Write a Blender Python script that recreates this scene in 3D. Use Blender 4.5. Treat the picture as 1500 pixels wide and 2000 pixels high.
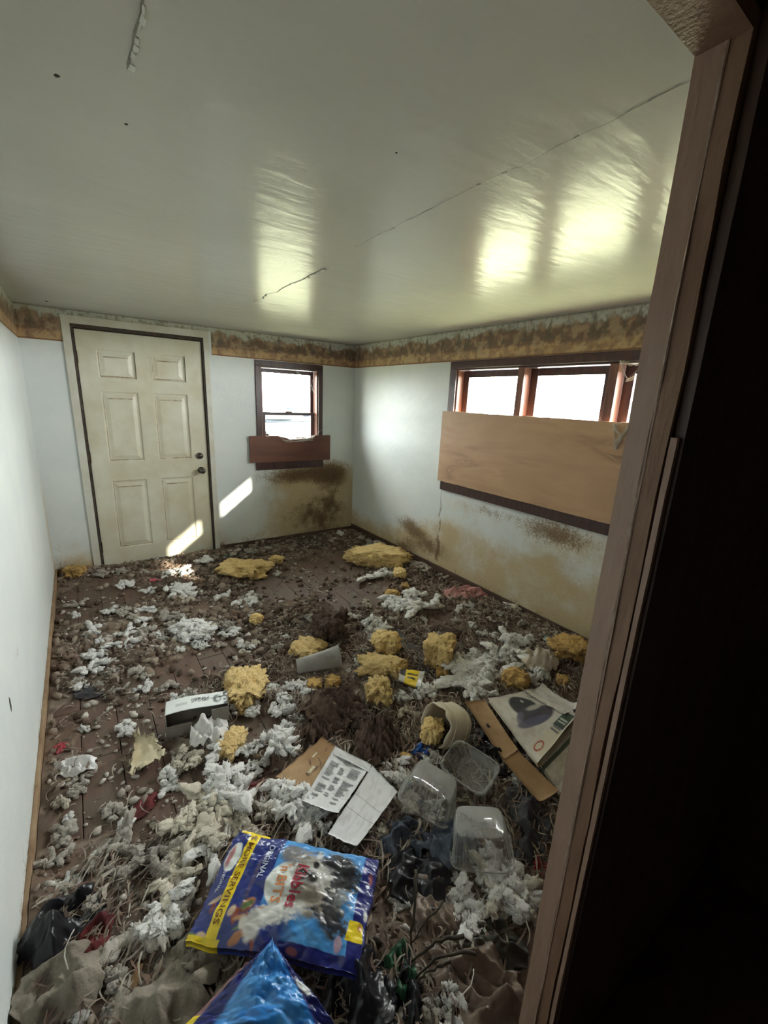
import bpy, bmesh, math, random
import numpy as np
from mathutils import Vector, Matrix, noise, Euler

S = bpy.context.scene
COL = S.collection
for o in list(bpy.data.objects):
    bpy.data.objects.remove(o)

# ------------------------------------------------------------------ camera
FPX = 836.66
CAM = np.array([-2.6612, -4.41, 1.5829])
YAW, PITCH, ROLL = map(math.radians, (35.5445, -14.62, 2.4935))
_f = np.array([math.sin(YAW)*math.cos(PITCH), math.cos(YAW)*math.cos(PITCH), math.sin(PITCH)])
_r = np.array([math.cos(YAW), -math.sin(YAW), 0.0])
_u = np.cross(_r, _f)
_c, _s = math.cos(ROLL), math.sin(ROLL)
CR, CU, CF = _c*_r+_s*_u, -_s*_r+_c*_u, _f
cd = bpy.data.cameras.new('camera')
cd.sensor_fit = 'HORIZONTAL'; cd.sensor_width = 36.0; cd.lens = FPX*36.0/1500.0
cd.clip_start = 0.02; cd.clip_end = 300
cam = bpy.data.objects.new('camera', cd); COL.objects.link(cam)
cam.matrix_world = Matrix(((CR[0], CU[0], -CF[0], CAM[0]), (CR[1], CU[1], -CF[1], CAM[1]),
                           (CR[2], CU[2], -CF[2], CAM[2]), (0, 0, 0, 1)))
S.camera = cam

# ------------------------------------------------------------------ light
S.view_settings.view_transform = 'Standard'
S.view_settings.look = 'None'
S.view_settings.gamma = 1.0
S.view_settings.use_curve_mapping = False
S.view_settings.exposure = 0.45

world = bpy.data.worlds.new('sky'); S.world = world
world.use_nodes = True
bg = world.node_tree.nodes['Background']
bg.inputs['Color'].default_value = (0.97, 0.985, 1.0, 1)
bg.inputs['Strength'].default_value = 108.0

sd = bpy.data.lights.new('sun', 'SUN'); sd.energy = 24.0; sd.angle = math.radians(0.9)
sd.color = (1.0, 0.93, 0.80)
sun = bpy.data.objects.new('sun', sd); COL.objects.link(sun)
SUNDIR = Vector((-0.74, 1.0, -0.566)).normalized()
sun.rotation_euler = SUNDIR.to_track_quat('-Z', 'Y').to_euler()
sun.location = (6, -8, 6)

def portal(name, loc, rot, sx, sy):
    l = bpy.data.lights.new(name, 'AREA'); l.shape = 'RECTANGLE'; l.size = sx; l.size_y = sy
    l.cycles.is_portal = True
    o = bpy.data.objects.new(name, l); COL.objects.link(o); o.location = loc; o.rotation_euler = rot
portal('window_portal', (-0.79, 0.135, 1.52), (math.radians(-90), 0, 0), 0.66, 0.74)
portal('window_portal', (0.135, -2.65, 1.69), (0, math.radians(90), 0), 0.40, 2.0)

# ------------------------------------------------------------------ helpers
H = 2.169; W = 2.96; D = 4.09
rng = random.Random(7)

def P(u, v, z=0.0):
    d = CF + CR*((u-750)/FPX) + CU*((1000-v)/FPX)
    t = (z-CAM[2])/d[2]
    return Vector(CAM + t*d)
def ppm(p):
    return FPX/float(np.dot(np.array(p)-CAM, CF))

def vnoise(x, y, seed=0):
    x = np.asarray(x, float); y = np.asarray(y, float)
    ix = np.floor(x).astype(np.int64); iy = np.floor(y).astype(np.int64)
    fx = x-ix; fy = y-iy
    fx = fx*fx*(3-2*fx); fy = fy*fy*(3-2*fy)
    def h(a, b):
        n = (a*374761393 + b*668265263 + seed*974711) & 0xffffffff
        n = ((n ^ (n >> 13))*1274126177) & 0xffffffff
        n = n ^ (n >> 16)
        return (n & 0xffff)/65535.0
    return (h(ix, iy)*(1-fx)+h(ix+1, iy)*fx)*(1-fy)+(h(ix, iy+1)*(1-fx)+h(ix+1, iy+1)*fx)*fy
def fbm(x, y, sc=1.0, octv=4, seed=0):
    s = 0; a = 0.5; t = 0
    for i in range(octv):
        s = s+a*vnoise(np.asarray(x)*sc, np.asarray(y)*sc, seed+i*17); t += a; a *= 0.5; sc *= 2.03
    return s/t
def sst(a, b, x):
    t = np.clip((np.asarray(x, float)-a)/(b-a), 0, 1); return t*t*(3-2*t)
def blob(x, y, cx, cy, rx, ry):
    return np.clip(1-np.sqrt(((x-cx)/rx)**2+((y-cy)/ry)**2), 0, 1)

def link(o, parent=None):
    COL.objects.link(o)
    if parent is not None: o.parent = parent
    return o
def mesh(name, verts, faces, m, parent=None, smooth=False, attrs=None, cols=None):
    me = bpy.data.meshes.new(name)
    me.from_pydata([tuple(v) for v in verts], [], [tuple(int(i) for i in f) for f in faces]); me.update()
    if smooth: me.polygons.foreach_set('use_smooth', [True]*len(me.polygons))
    if attrs:
        for k, a in attrs.items():
            at = me.attributes.new(k, 'FLOAT', 'POINT'); at.data.foreach_set('value', np.asarray(a, np.float32))
    if cols is not None:
        ca = me.color_attributes.new('print', 'FLOAT_COLOR', 'POINT')
        c4 = np.ones((len(cols), 4), np.float32); c4[:, :3] = cols
        ca.data.foreach_set('color', c4.ravel())
    if m is not None: me.materials.append(m)
    return link(bpy.data.objects.new(name, me), parent)
def from_bm(name, bm, m, parent=None, smooth=False):
    me = bpy.data.meshes.new(name); bm.to_mesh(me); bm.free()
    if smooth: me.polygons.foreach_set('use_smooth', [True]*len(me.polygons))
    me.materials.append(m)
    return link(bpy.data.objects.new(name, me), parent)
def empty(name, loc=(0, 0, 0), rot=(0, 0, 0)):
    o = bpy.data.objects.new(name, None); o.location = loc; o.rotation_euler = rot
    o.empty_display_size = 0.05
    return link(o)
def tag(o, label, cat, group=None, kind=None):
    o['label'] = label; o['category'] = cat
    if group: o['group'] = group
    if kind: o['kind'] = kind
    return o
def struct(o, label=None, cat=None):
    o['kind'] = 'structure'
    if label: o['label'] = label
    if cat: o['category'] = cat
    return o
def box_bm(bm, lo, hi, bev=0.0):
    lo = Vector(lo); hi = Vector(hi)
    r = bmesh.ops.create_cube(bm, size=1.0)
    vs = r['verts']
    for v in vs:
        v.co = Vector(((lo[i]+hi[i])/2+v.co[i]*(hi[i]-lo[i]) for i in range(3)))
    if bev:
        es = list({e for v in vs for e in v.link_edges})
        bmesh.ops.bevel(bm, geom=es, offset=bev, segments=2, affect='EDGES', profile=0.6)
def box(name, lo, hi, m, parent=None, bev=0.0):
    bm = bmesh.new(); box_bm(bm, lo, hi, bev); return from_bm(name, bm, m, parent)
def tube_data(pts, rad, seg=6, closed_caps=True):
    pts = [Vector(p) for p in pts]; V = []; F = []
    n = len(pts)
    if not hasattr(rad, '__len__'): rad = [rad]*n
    prev = None
    for i, p in enumerate(pts):
        t = (pts[min(i+1, n-1)]-pts[max(i-1, 0)]).normalized()
        a = t.orthogonal().normalized() if prev is None else (prev-t*prev.dot(t)).normalized()
        prev = a; b = t.cross(a)
        for k in range(seg):
            th = 2*math.pi*k/seg
            V.append(p+(a*math.cos(th)+b*math.sin(th))*rad[i])
    for i in range(n-1):
        for k in range(seg):
            k2 = (k+1) % seg
            F.append((i*seg+k, i*seg+k2, (i+1)*seg+k2, (i+1)*seg+k))
    if closed_caps:
        F.append(tuple(range(seg))[::-1]); F.append(tuple((n-1)*seg+k for k in range(seg)))
    return V, F
def tube(name, pts, rad, m, parent=None, seg=6):
    V, F = tube_data(pts, rad, seg); return mesh(name, V, F, m, parent, True)

# ------------------------------------------------------------------ materials
def nodes_of(m):
    m.use_nodes = True
    return m.node_tree.nodes, m.node_tree.links, m.node_tree.nodes['Principled BSDF']
def srgb(r, g, b):
    f = lambda c: (c/255/12.92) if c/255 <= 0.04045 else ((c/255+0.055)/1.055)**2.4
    return (f(r), f(g), f(b))
def c4(c): return (c[0], c[1], c[2], 1.0)
def pmat(name, c1, c2=None, scale=8.0, rough=0.7, bump=0.0, bscale=None, detail=6.0, spec=0.5,
         c3=None, stretch=None, lo=0.35, hi=0.65, metal=0.0, sheen=0.0, bdist=0.01, vary=0.0):
    m = bpy.data.materials.new(name); N, L, B = nodes_of(m)
    B.inputs['Roughness'].default_value = rough
    B.inputs['Specular IOR Level'].default_value = spec
    B.inputs['Metallic'].default_value = metal
    if sheen: B.inputs['Sheen Weight'].default_value = sheen
    tc = N.new('ShaderNodeTexCoord'); mp = N.new('ShaderNodeMapping')
    L.new(tc.outputs['Object'], mp.inputs['Vector'])
    if stretch: mp.inputs['Scale'].default_value = stretch
    if vary:
        oi = N.new('ShaderNodeObjectInfo'); vm = N.new('ShaderNodeVectorMath'); vm.operation = 'SCALE'
        L.new(oi.outputs['Random'], vm.inputs['Scale']); vm.inputs[0].default_value = (37, 51, 23)
        L.new(vm.outputs[0], mp.inputs['Location'])
    n = N.new('ShaderNodeTexNoise'); n.inputs['Scale'].default_value = scale; n.inputs['Detail'].default_value = detail
    n.inputs['Roughness'].default_value = 0.62
    L.new(mp.outputs[0], n.inputs['Vector'])
    rp = N.new('ShaderNodeValToRGB'); e = rp.color_ramp.elements
    e[0].position = lo; e[0].color = c4(c1); e[1].position = hi; e[1].color = c4(c2 or c1)
    if c3:
        k = e.new((lo+hi)/2); k.color = c4(c3)
    L.new(n.outputs['Fac'], rp.inputs['Fac'])
    out = rp.outputs['Color']
    if vary:
        hv = N.new('ShaderNodeHueSaturation'); ma = N.new('ShaderNodeMapRange')
        ma.inputs['To Min'].default_value = 1-vary; ma.inputs['To Max'].default_value = 1+vary*0.6
        L.new(oi.outputs['Random'], ma.inputs['Value']); L.new(ma.outputs[0], hv.inputs['Value'])
        L.new(out, hv.inputs['Color']); out = hv.outputs['Color']
    L.new(out, B.inputs['Base Color'])
    if bump:
        n2 = N.new('ShaderNodeTexNoise'); n2.inputs['Scale'].default_value = bscale or scale*4; n2.inputs['Detail'].default_value = 4
        L.new(mp.outputs[0], n2.inputs['Vector'])
        bp = N.new('ShaderNodeBump'); bp.inputs['Strength'].default_value = bump; bp.inputs['Distance'].default_value = bdist
        L.new(n2.outputs['Fac'], bp.inputs['Height']); L.new(bp.outputs[0], B.inputs['Normal'])
    return m
def print_mat(name, rough=0.6, spec=0.5, dirt=0.25, bump=0.0, dirtcol=(0.12, 0.09, 0.06), scale=9.0, coat=0.0):
    m = bpy.data.materials.new(name); N, L, B = nodes_of(m)
    a = N.new('ShaderNodeAttribute'); a.attribute_name = 'print'
    tc = N.new('ShaderNodeTexCoord')
    n = N.new('ShaderNodeTexNoise'); n.inputs['Scale'].default_value = scale; n.inputs['Detail'].default_value = 7
    L.new(tc.outputs['Object'], n.inputs['Vector'])
    mr = N.new('ShaderNodeMapRange'); mr.inputs['From Min'].default_value = 0.52; mr.inputs['From Max'].default_value = 0.75
    mr.inputs['To Max'].default_value = dirt
    L.new(n.outputs['Fac'], mr.inputs['Value'])
    mx = N.new('ShaderNodeMix'); mx.data_type = 'RGBA'
    L.new(mr.outputs[0], mx.inputs['Factor']); L.new(a.outputs['Color'], mx.inputs['A']); mx.inputs['B'].default_value = c4(dirtcol)
    L.new(mx.outputs['Result'], B.inputs['Base Color'])
    B.inputs['Roughness'].default_value = rough; B.inputs['Specular IOR Level'].default_value = spec
    B.inputs['Coat Weight'].default_value = coat
    if bump:
        n2 = N.new('ShaderNodeTexNoise'); n2.inputs['Scale'].default_value = 30; n2.inputs['Detail'].default_value = 3
        L.new(tc.outputs['Object'], n2.inputs['Vector'])
        bp = N.new('ShaderNodeBump'); bp.inputs['Strength'].default_value = bump; bp.inputs['Distance'].default_value = 0.01
        L.new(n2.outputs['Fac'], bp.inputs['Height']); L.new(bp.outputs[0], B.inputs['Normal'])
    return m
def wall_mat(name, base, base2, rough=0.42):
    # semi-gloss paint; 'ochre' and 'grime' masks carry the shapes of the stains, noise breaks them up
    m = bpy.data.materials.new(name); N, L, B = nodes_of(m)
    tc = N.new('ShaderNodeTexCoord')
    def noise_(sc, det=8, r=0.65):
        n = N.new('ShaderNodeTexNoise'); n.inputs['Scale'].default_value = sc; n.inputs['Detail'].default_value = det
        n.inputs['Roughness'].default_value = r; L.new(tc.outputs['Object'], n.inputs['Vector']); return n.outputs['Fac']
    def math_(op, a, b):
        n = N.new('ShaderNodeMath'); n.operation = op
        for i, q in enumerate((a, b)):
            if isinstance(q, (int, float)): n.inputs[i].default_value = q
            else: L.new(q, n.inputs[i])
        return n.outputs[0]
    def mrange(v, a, b, c=0.0, d=1.0):
        n = N.new('ShaderNodeMapRange'); n.interpolation_type = 'SMOOTHSTEP'
        n.inputs['From Min'].default_value = a; n.inputs['From Max'].default_value = b
        n.inputs['To Min'].default_value = c; n.inputs['To Max'].default_value = d; L.new(v, n.inputs['Value']); return n.outputs[0]
    def mix(f, a, b):
        n = N.new('ShaderNodeMix'); n.data_type = 'RGBA'; L.new(f, n.inputs['Factor'])
        for k, q in (('A', a), ('B', b)):
            if isinstance(q, tuple): n.inputs[k].default_value = c4(q)
            else: L.new(q, n.inputs[k])
        return n.outputs['Result']
    def attr(k):
        n = N.new('ShaderNodeAttribute'); n.attribute_name = k; return n.outputs['Fac']
    big = noise_(2.2); mid = noise_(14); fine = noise_(70); spk = noise_(130, 3)
    col = mix(mrange(big, 0.3, 0.7), base, base2)
    oc = math_('ADD', attr('ochre'), math_('ADD', math_('MULTIPLY', math_('SUBTRACT', mid, 0.5), 0.9), math_('MULTIPLY', math_('SUBTRACT', fine, 0.5), 0.7)))
    col = mix(mrange(oc, 0.12, 1.1, 0, 0.85), col, srgb(190, 166, 118))
    gr = math_('ADD', attr('grime'), math_('ADD', math_('MULTIPLY', math_('SUBTRACT', mid, 0.5), 1.0), math_('MULTIPLY', math_('SUBTRACT', fine, 0.5), 1.6)))
    col = mix(mrange(gr, 0.25, 0.9, 0, 0.9), col, srgb(124, 98, 68))
    sp = math_('ADD', spk, math_('MULTIPLY', math_('ADD', attr('ochre'), attr('grime')), 0.10))
    col = mix(mrange(sp, 0.715, 0.77, 0, 0.8), col, srgb(58, 44, 34))
    L.new(col, B.inputs['Base Color']); B.inputs['Specular IOR Level'].default_value = 0.35
    rr = math_('ADD', rough, math_('MULTIPLY', attr('ochre'), 0.4)); L.new(rr, B.inputs['Roughness'])
    bp = N.new('ShaderNodeBump'); bp.inputs['Strength'].default_value = 0.35; bp.inputs['Distance'].default_value = 0.008
    L.new(noise_(9, 3), bp.inputs['Height']); L.new(bp.outputs[0], B.inputs['Normal'])
    return m

M = {}
M['wall'] = wall_mat('wall_paint', srgb(214, 220, 219), srgb(224, 228, 224))
M['white_paint'] = pmat('white_paint', srgb(214, 214, 204), srgb(202, 196, 178), 5, 0.4)
M['door_paint'] = pmat('door_paint', srgb(222, 220, 202), srgb(206, 198, 172), 3, 0.4, bump=0.05, bscale=60)
M['grime'] = pmat('grime_line', srgb(136, 116, 88), srgb(204, 196, 172), 14, 0.8)
M['dark_gap'] = pmat('weather_strip_backing', srgb(46, 36, 30), srgb(86, 72, 60), 25, 0.7)
M['stain_wood'] = pmat('dark_red_wood', srgb(56, 36, 34), srgb(78, 50, 44), 6, 0.35, stretch=(6, 6, 1), bump=0.1, bscale=40)
M['lit_jamb_wood'] = pmat('lit_reddish_jamb_wood', srgb(104, 66, 54), srgb(132, 88, 70), 6, 0.4, stretch=(6, 6, 1))  # lighter, redder than the casing wood: window light on the jambs painted in
M['jamb'] = pmat('flaking_brown_paint', srgb(150, 122, 104), srgb(166, 138, 120), 7, 0.42, stretch=(3, 3, 0.7), bump=0.2, bscale=30)
M['jamb_bare'] = pmat('worn_brown_paint', srgb(124, 94, 72), srgb(142, 112, 88), 9, 0.55, stretch=(4, 4, 0.8), bump=0.2, bscale=40)
M['flake_paint'] = pmat('lifted_paint_edge', srgb(186, 168, 152), srgb(150, 128, 110), 30, 0.6, lo=0.4, hi=0.6)
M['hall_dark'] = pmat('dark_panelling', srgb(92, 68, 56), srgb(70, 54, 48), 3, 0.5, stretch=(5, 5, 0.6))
M['tan_trim'] = pmat('tan_trim', srgb(168, 142, 112), srgb(128, 100, 74), 8, 0.6)
M['brown_trim'] = pmat('brown_trim', srgb(98, 76, 62), srgb(76, 58, 46), 9, 0.6)
M['metal'] = pmat('tarnished_metal', srgb(110, 106, 100), srgb(70, 62, 54), 30, 0.35, metal=0.9)
M['brass'] = pmat('dull_hinge', srgb(92, 74, 50), srgb(60, 46, 34), 40, 0.5, metal=0.6)
M['siding'] = pmat('exterior_siding', srgb(200, 198, 190), srgb(184, 182, 172), 3, 0.7)
M['grass'] = pmat('lawn', srgb(92, 96, 68), srgb(108, 106, 78), 0.6, 0.9, detail=8)
M['road'] = pmat('pale_gravel', srgb(186, 186, 184), srgb(164, 166, 168), 1.2, 0.9)
M['foam'] = pmat('yellow_foam', srgb(232, 200, 134), srgb(204, 162, 92), 12, 0.9, bump=1.0, bscale=50, bdist=0.02, c3=srgb(238, 208, 146), vary=0.12, lo=0.3, hi=0.72)
M['foam_dirty'] = pmat('soiled_foam', srgb(200, 160, 92), srgb(140, 106, 62), 12, 0.9, bump=1.0, bscale=50, bdist=0.02, c3=srgb(212, 174, 106), vary=0.12, lo=0.3, hi=0.7)
M['fluff_w'] = pmat('white_stuffing', srgb(243, 242, 238), srgb(196, 188, 174), 5, 0.95, bump=0.6, bscale=60, c3=srgb(236, 234, 229), sheen=0.3, vary=0.08, lo=0.42, hi=0.78)
M['fluff_g'] = pmat('grey_stuffing', srgb(196, 189, 178), srgb(122, 111, 98), 6, 0.95, bump=0.6, bscale=60, c3=srgb(178, 170, 158), sheen=0.2, vary=0.15, lo=0.35, hi=0.75)
M['fluff_b'] = pmat('cream_stuffing', srgb(222, 214, 196), srgb(160, 146, 122), 6, 0.95, bump=0.6, bscale=60, c3=srgb(210, 201, 182), sheen=0.2, vary=0.1, lo=0.35, hi=0.75)
M['brown_rag'] = pmat('brown_cloth', srgb(116, 95, 81), srgb(82, 66, 56), 10, 0.95, bump=0.9, bscale=40, bdist=0.02)
M['dark_rag'] = pmat('charcoal_cloth', srgb(84, 84, 86), srgb(56, 56, 60), 9, 0.8, bump=0.4, bscale=60)
M['denim'] = pmat('slate_blue_cloth', srgb(98, 108, 122), srgb(60, 65, 75), 12, 0.9, bump=0.5, bscale=120)
M['black_film'] = pmat('black_film', srgb(34, 34, 38), srgb(22, 22, 26), 6, 0.32)
M['olive_film'] = pmat('olive_film', srgb(66, 62, 50), srgb(44, 42, 36), 9, 0.4)
M['brown_film'] = pmat('brown_film', srgb(134, 116, 100), srgb(100, 84, 70), 7, 0.38, bump=0.3, bscale=30)
M['grey_cloth'] = pmat('grey_beige_cloth', srgb(150, 142, 128), srgb(112, 102, 90), 7, 0.95, bump=0.4, bscale=120)
M['maroon'] = pmat('maroon_cloth', srgb(112, 42, 42), srgb(78, 34, 34), 10, 0.9)
M['pink'] = pmat('pink_cloth', srgb(196, 146, 140), srgb(150, 96, 92), 9, 0.9, bump=0.3, bscale=60)
M['hotpink'] = pmat('pink_scrap', srgb(214, 104, 116), srgb(190, 80, 92), 9, 0.6)
M['red'] = pmat('red_scrap', srgb(170, 44, 56), srgb(130, 30, 40), 9, 0.6)
M['green'] = pmat('green_plastic', srgb(50, 96, 66), srgb(32, 66, 46), 9, 0.35)
M['teal'] = pmat('dull_green_pad', srgb(72, 92, 74), srgb(54, 70, 58), 9, 0.7)
M['cyan'] = pmat('pale_blue_plastic', srgb(130, 178, 196), srgb(104, 150, 172), 9, 0.3)
M['bluefilm'] = pmat('blue_film', srgb(40, 96, 172), srgb(30, 60, 130), 9, 0.25)
M['card'] = pmat('cardboard', srgb(178, 146, 108), srgb(156, 122, 86), 6, 0.85, stretch=(1, 1, 1), bump=0.1, bscale=60)
M['cardgrey'] = pmat('grey_carton_inside', srgb(140, 134, 126), srgb(122, 116, 108), 9, 0.8)
M['bagwhite'] = pmat('white_plastic_film', srgb(232, 232, 230), srgb(206, 202, 196), 5, 0.3, bump=0.4, bscale=25)
M['bagbeige'] = pmat('beige_plastic_film', srgb(196, 184, 166), srgb(158, 144, 126), 5, 0.4, bump=0.4, bscale=25)
M['paperplate'] = pmat('stained_paper', srgb(216, 206, 178), srgb(184, 170, 136), 10, 0.8, bump=0.2, bscale=50)
M['jug'] = pmat('milky_plastic', srgb(236, 228, 210), srgb(212, 198, 168), 5, 0.35)
M['twig'] = pmat('dark_twig', srgb(44, 36, 28), srgb(66, 56, 40), 20, 0.8)
M['web'] = pmat('cobweb', srgb(210, 206, 198), srgb(180, 174, 164), 20, 0.9)
M['print'] = print_mat('printed_paper', 0.6)
M['glossprint'] = print_mat('printed_film', 0.28, 0.5, 0.12, bump=0.12, coat=0.15)
M['border'] = print_mat('wallpaper_border', 0.6, 0.4, 0.25, scale=5)
M['white_ink'] = pmat('white_ink', srgb(205, 212, 224), None, rough=0.35)
M['red_ink'] = pmat('red_ink', srgb(150, 30, 52), None, rough=0.35)
M['orange_ink'] = pmat('orange_ink', srgb(206, 134, 82), None, rough=0.35)
M['brown_ink'] = pmat('brown_ink', srgb(112, 66, 12), None, rough=0.35)
M['grey_ink'] = pmat('grey_ink', srgb(128, 128, 130), None, rough=0.6)
M['pale_ink'] = pmat('pale_ink', srgb(196, 202, 194), None, rough=0.6)
M['crack'] = pmat('crack_plaster', srgb(146, 144, 132), srgb(120, 116, 104), 30, 0.9)  # darker plaster tone for the ceiling cracks and seams
M['flake'] = pmat('ceiling_flake', srgb(214, 216, 206), srgb(196, 198, 188), 10, 0.4)
M['spot'] = pmat('fly_speck', srgb(60, 54, 44), None, rough=0.9)
M['carwhite'] = pmat('car_white', srgb(214, 222, 230), srgb(200, 208, 216), 3, 0.3)
M['cardark'] = pmat('car_dark', srgb(30, 34, 44), srgb(24, 28, 36), 3, 0.3)
M['carblue'] = pmat('car_blue', srgb(70, 96, 140), srgb(60, 84, 128), 3, 0.3)
M['tyre'] = pmat('tyre', srgb(24, 24, 26), None, rough=0.8)
M['carglass'] = pmat('car_glass', srgb(20, 26, 34), None, rough=0.08)

def ceiling_mat():
    m = bpy.data.materials.new('semi_gloss_ceiling'); N, L, B = nodes_of(m)
    tc = N.new('ShaderNodeTexCoord'); mp = N.new('ShaderNodeMapping'); mp.inputs['Scale'].default_value = (3.0, 10.0, 1)
    L.new(tc.outputs['Object'], mp.inputs['Vector'])
    n = N.new('ShaderNodeTexNoise'); n.inputs['Scale'].default_value = 1.6; n.inputs['Detail'].default_value = 5; n.inputs['Roughness'].default_value = 0.5
    L.new(mp.outputs[0], n.inputs['Vector'])
    n1 = N.new('ShaderNodeTexNoise'); n1.inputs['Scale'].default_value = 1.3; n1.inputs['Detail'].default_value = 5
    L.new(tc.outputs['Object'], n1.inputs['Vector'])
    rp = N.new('ShaderNodeValToRGB'); e = rp.color_ramp.elements
    e[0].position = 0.3; e[0].color = c4(srgb(196, 196, 187)); e[1].position = 0.7; e[1].color = c4(srgb(207, 207, 199))
    L.new(n1.outputs['Fac'], rp.inputs['Fac']); L.new(rp.outputs[0], B.inputs['Base Color'])
    B.inputs['Specular IOR Level'].default_value = 0.20
    B.inputs['Roughness'].default_value = 0.23
    bp = N.new('ShaderNodeBump'); bp.inputs['Strength'].default_value = 0.30; bp.inputs['Distance'].default_value = 0.010
    L.new(n.outputs['Fac'], bp.inputs['Height']); L.new(bp.outputs[0], B.inputs['Normal'])
    return m
M['ceiling'] = ceiling_mat()

def ply_mat(name, c1, c2, cd_, rough=0.55):
    m = bpy.data.materials.new(name); N, L, B = nodes_of(m)
    tc = N.new('ShaderNodeTexCoord'); mp = N.new('ShaderNodeMapping'); mp.inputs['Scale'].default_value = (0.55, 0.55, 3.2)
    L.new(tc.outputs['Object'], mp.inputs['Vector'])
    n = N.new('ShaderNodeTexNoise'); n.inputs['Scale'].default_value = 1.9; n.inputs['Detail'].default_value = 3; n.inputs['Distortion'].default_value = 0.6
    L.new(mp.outputs[0], n.inputs['Vector'])
    w = N.new('ShaderNodeMath'); w.operation = 'MULTIPLY'; w.inputs[1].default_value = 3.2; L.new(n.outputs['Fac'], w.inputs[0])
    fr = N.new('ShaderNodeMath'); fr.operation = 'FRACT'; L.new(w.outputs[0], fr.inputs[0])
    rp = N.new('ShaderNodeValToRGB'); e = rp.color_ramp.elements
    e[0].position = 0.0; e[0].color = c4(cd_); e[1].position = 1.0; e[1].color = c4(c1)
    k = e.new(0.06); k.color = c4(c2); k = e.new(0.5); k.color = c4(c1); k = e.new(0.80); k.color = c4(c2); k = e.new(0.93); k.color = c4(tuple((a+b)/2 for a, b in zip(c2, cd_)))
    L.new(fr.outputs[0], rp.inputs['Fac'])
    n2 = N.new('ShaderNodeTexNoise'); n2.inputs['Scale'].default_value = 3; n2.inputs['Detail'].default_value = 6
    L.new(tc.outputs['Object'], n2.inputs['Vector'])
    mx = N.new('ShaderNodeMix'); mx.data_type = 'RGBA'; mx.blend_type = 'MIX'
    mr = N.new('ShaderNodeMapRange'); mr.inputs['From Min'].default_value = 0.45; mr.inputs['From Max'].default_value = 0.7; mr.inputs['To Min'].default_value = 0.25; mr.inputs['To Max'].default_value = 0.75
    L.new(n2.outputs['Fac'], mr.inputs['Value']); L.new(mr.outputs[0], mx.inputs['Factor'])
    L.new(rp.outputs[0], mx.inputs['A']); mx.inputs['B'].default_value = c4(c2)
    L.new(mx.outputs['Result'], B.inputs['Base Color']); B.inputs['Roughness'].default_value = rough
    return m
M['ply'] = ply_mat('plywood', srgb(196, 160, 124), srgb(180, 143, 108), srgb(124, 90, 70))
M['plydark'] = ply_mat('dark_plywood', srgb(116, 72, 52), srgb(104, 64, 48), srgb(74, 44, 36))

def clear_mat(name, tint, tr=0.72, rough=0.12):
    m = bpy.data.materials.new(name); m.use_nodes = True
    N, L = m.node_tree.nodes, m.node_tree.links; N.clear()
    out = N.new('ShaderNodeOutputMaterial'); t = N.new('ShaderNodeBsdfTransparent'); t.inputs[0].default_value = c4(tint)
    g = N.new('ShaderNodeBsdfPrincipled'); g.inputs['Base Color'].default_value = c4((0.55, 0.55, 0.52)); g.inputs['Roughness'].default_value = rough
    n = N.new('ShaderNodeTexNoise'); n.inputs['Scale'].default_value = 14; n.inputs['Detail'].default_value = 5
    tc = N.new('ShaderNodeTexCoord'); L.new(tc.outputs['Object'], n.inputs['Vector'])
    mr = N.new('ShaderNodeMapRange'); mr.inputs['To Min'].default_value = 1-tr-0.15; mr.inputs['To Max'].default_value = 1-tr+0.15
    L.new(n.outputs['Fac'], mr.inputs['Value'])
    lw = N.new('ShaderNodeLayerWeight'); lw.inputs['Blend'].default_value = 0.3
    ad = N.new('ShaderNodeMath'); ad.operation = 'ADD'; ad.use_clamp = True
    mu = N.new('ShaderNodeMath'); mu.operation = 'MULTIPLY'; mu.inputs[1].default_value = 0.6
    L.new(lw.outputs['Facing'], mu.inputs[0]); L.new(mu.outputs[0], ad.inputs[0]); L.new(mr.outputs[0], ad.inputs[1])
    mx = N.new('ShaderNodeMixShader'); L.new(ad.outputs[0], mx.inputs[0]); L.new(t.outputs[0], mx.inputs[1]); L.new(g.outputs[0], mx.inputs[2])
    L.new(mx.outputs[0], out.inputs[0]); return m
M['clear'] = clear_mat('clear_plastic', (0.93, 0.93, 0.91), 0.74, 0.08)
def glass_mat(name='window_glass', tr=(0.76, 0.77, 0.76)):
    m = bpy.data.materials.new(name); m.use_nodes = True
    N, L = m.node_tree.nodes, m.node_tree.links; N.clear()
    out = N.new('ShaderNodeOutputMaterial'); t = N.new('ShaderNodeBsdfTransparent'); t.inputs[0].default_value = c4(tr)
    g = N.new('ShaderNodeBsdfGlossy'); g.inputs['Roughness'].default_value = 0.03
    mx = N.new('ShaderNodeMixShader'); mx.inputs[0].default_value = 0.05
    L.new(t.outputs[0], mx.inputs[1]); L.new(g.outputs[0], mx.inputs[2]); L.new(mx.outputs[0], out.inputs[0]); return m
M['glass'] = glass_mat()
M['dimglass'] = glass_mat('dimmed_window_glass', (0.50, 0.51, 0.50))  # extra grey tint put in to cut daylight through the back window
def attr_col_mat(name, rough=0.95, bump=0.5):
    m = print_mat(name, rough, 0.3, 0.35, 0.0, (0.03, 0.024, 0.02), 22); return m
M['debris'] = attr_col_mat('floor_debris')
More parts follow.
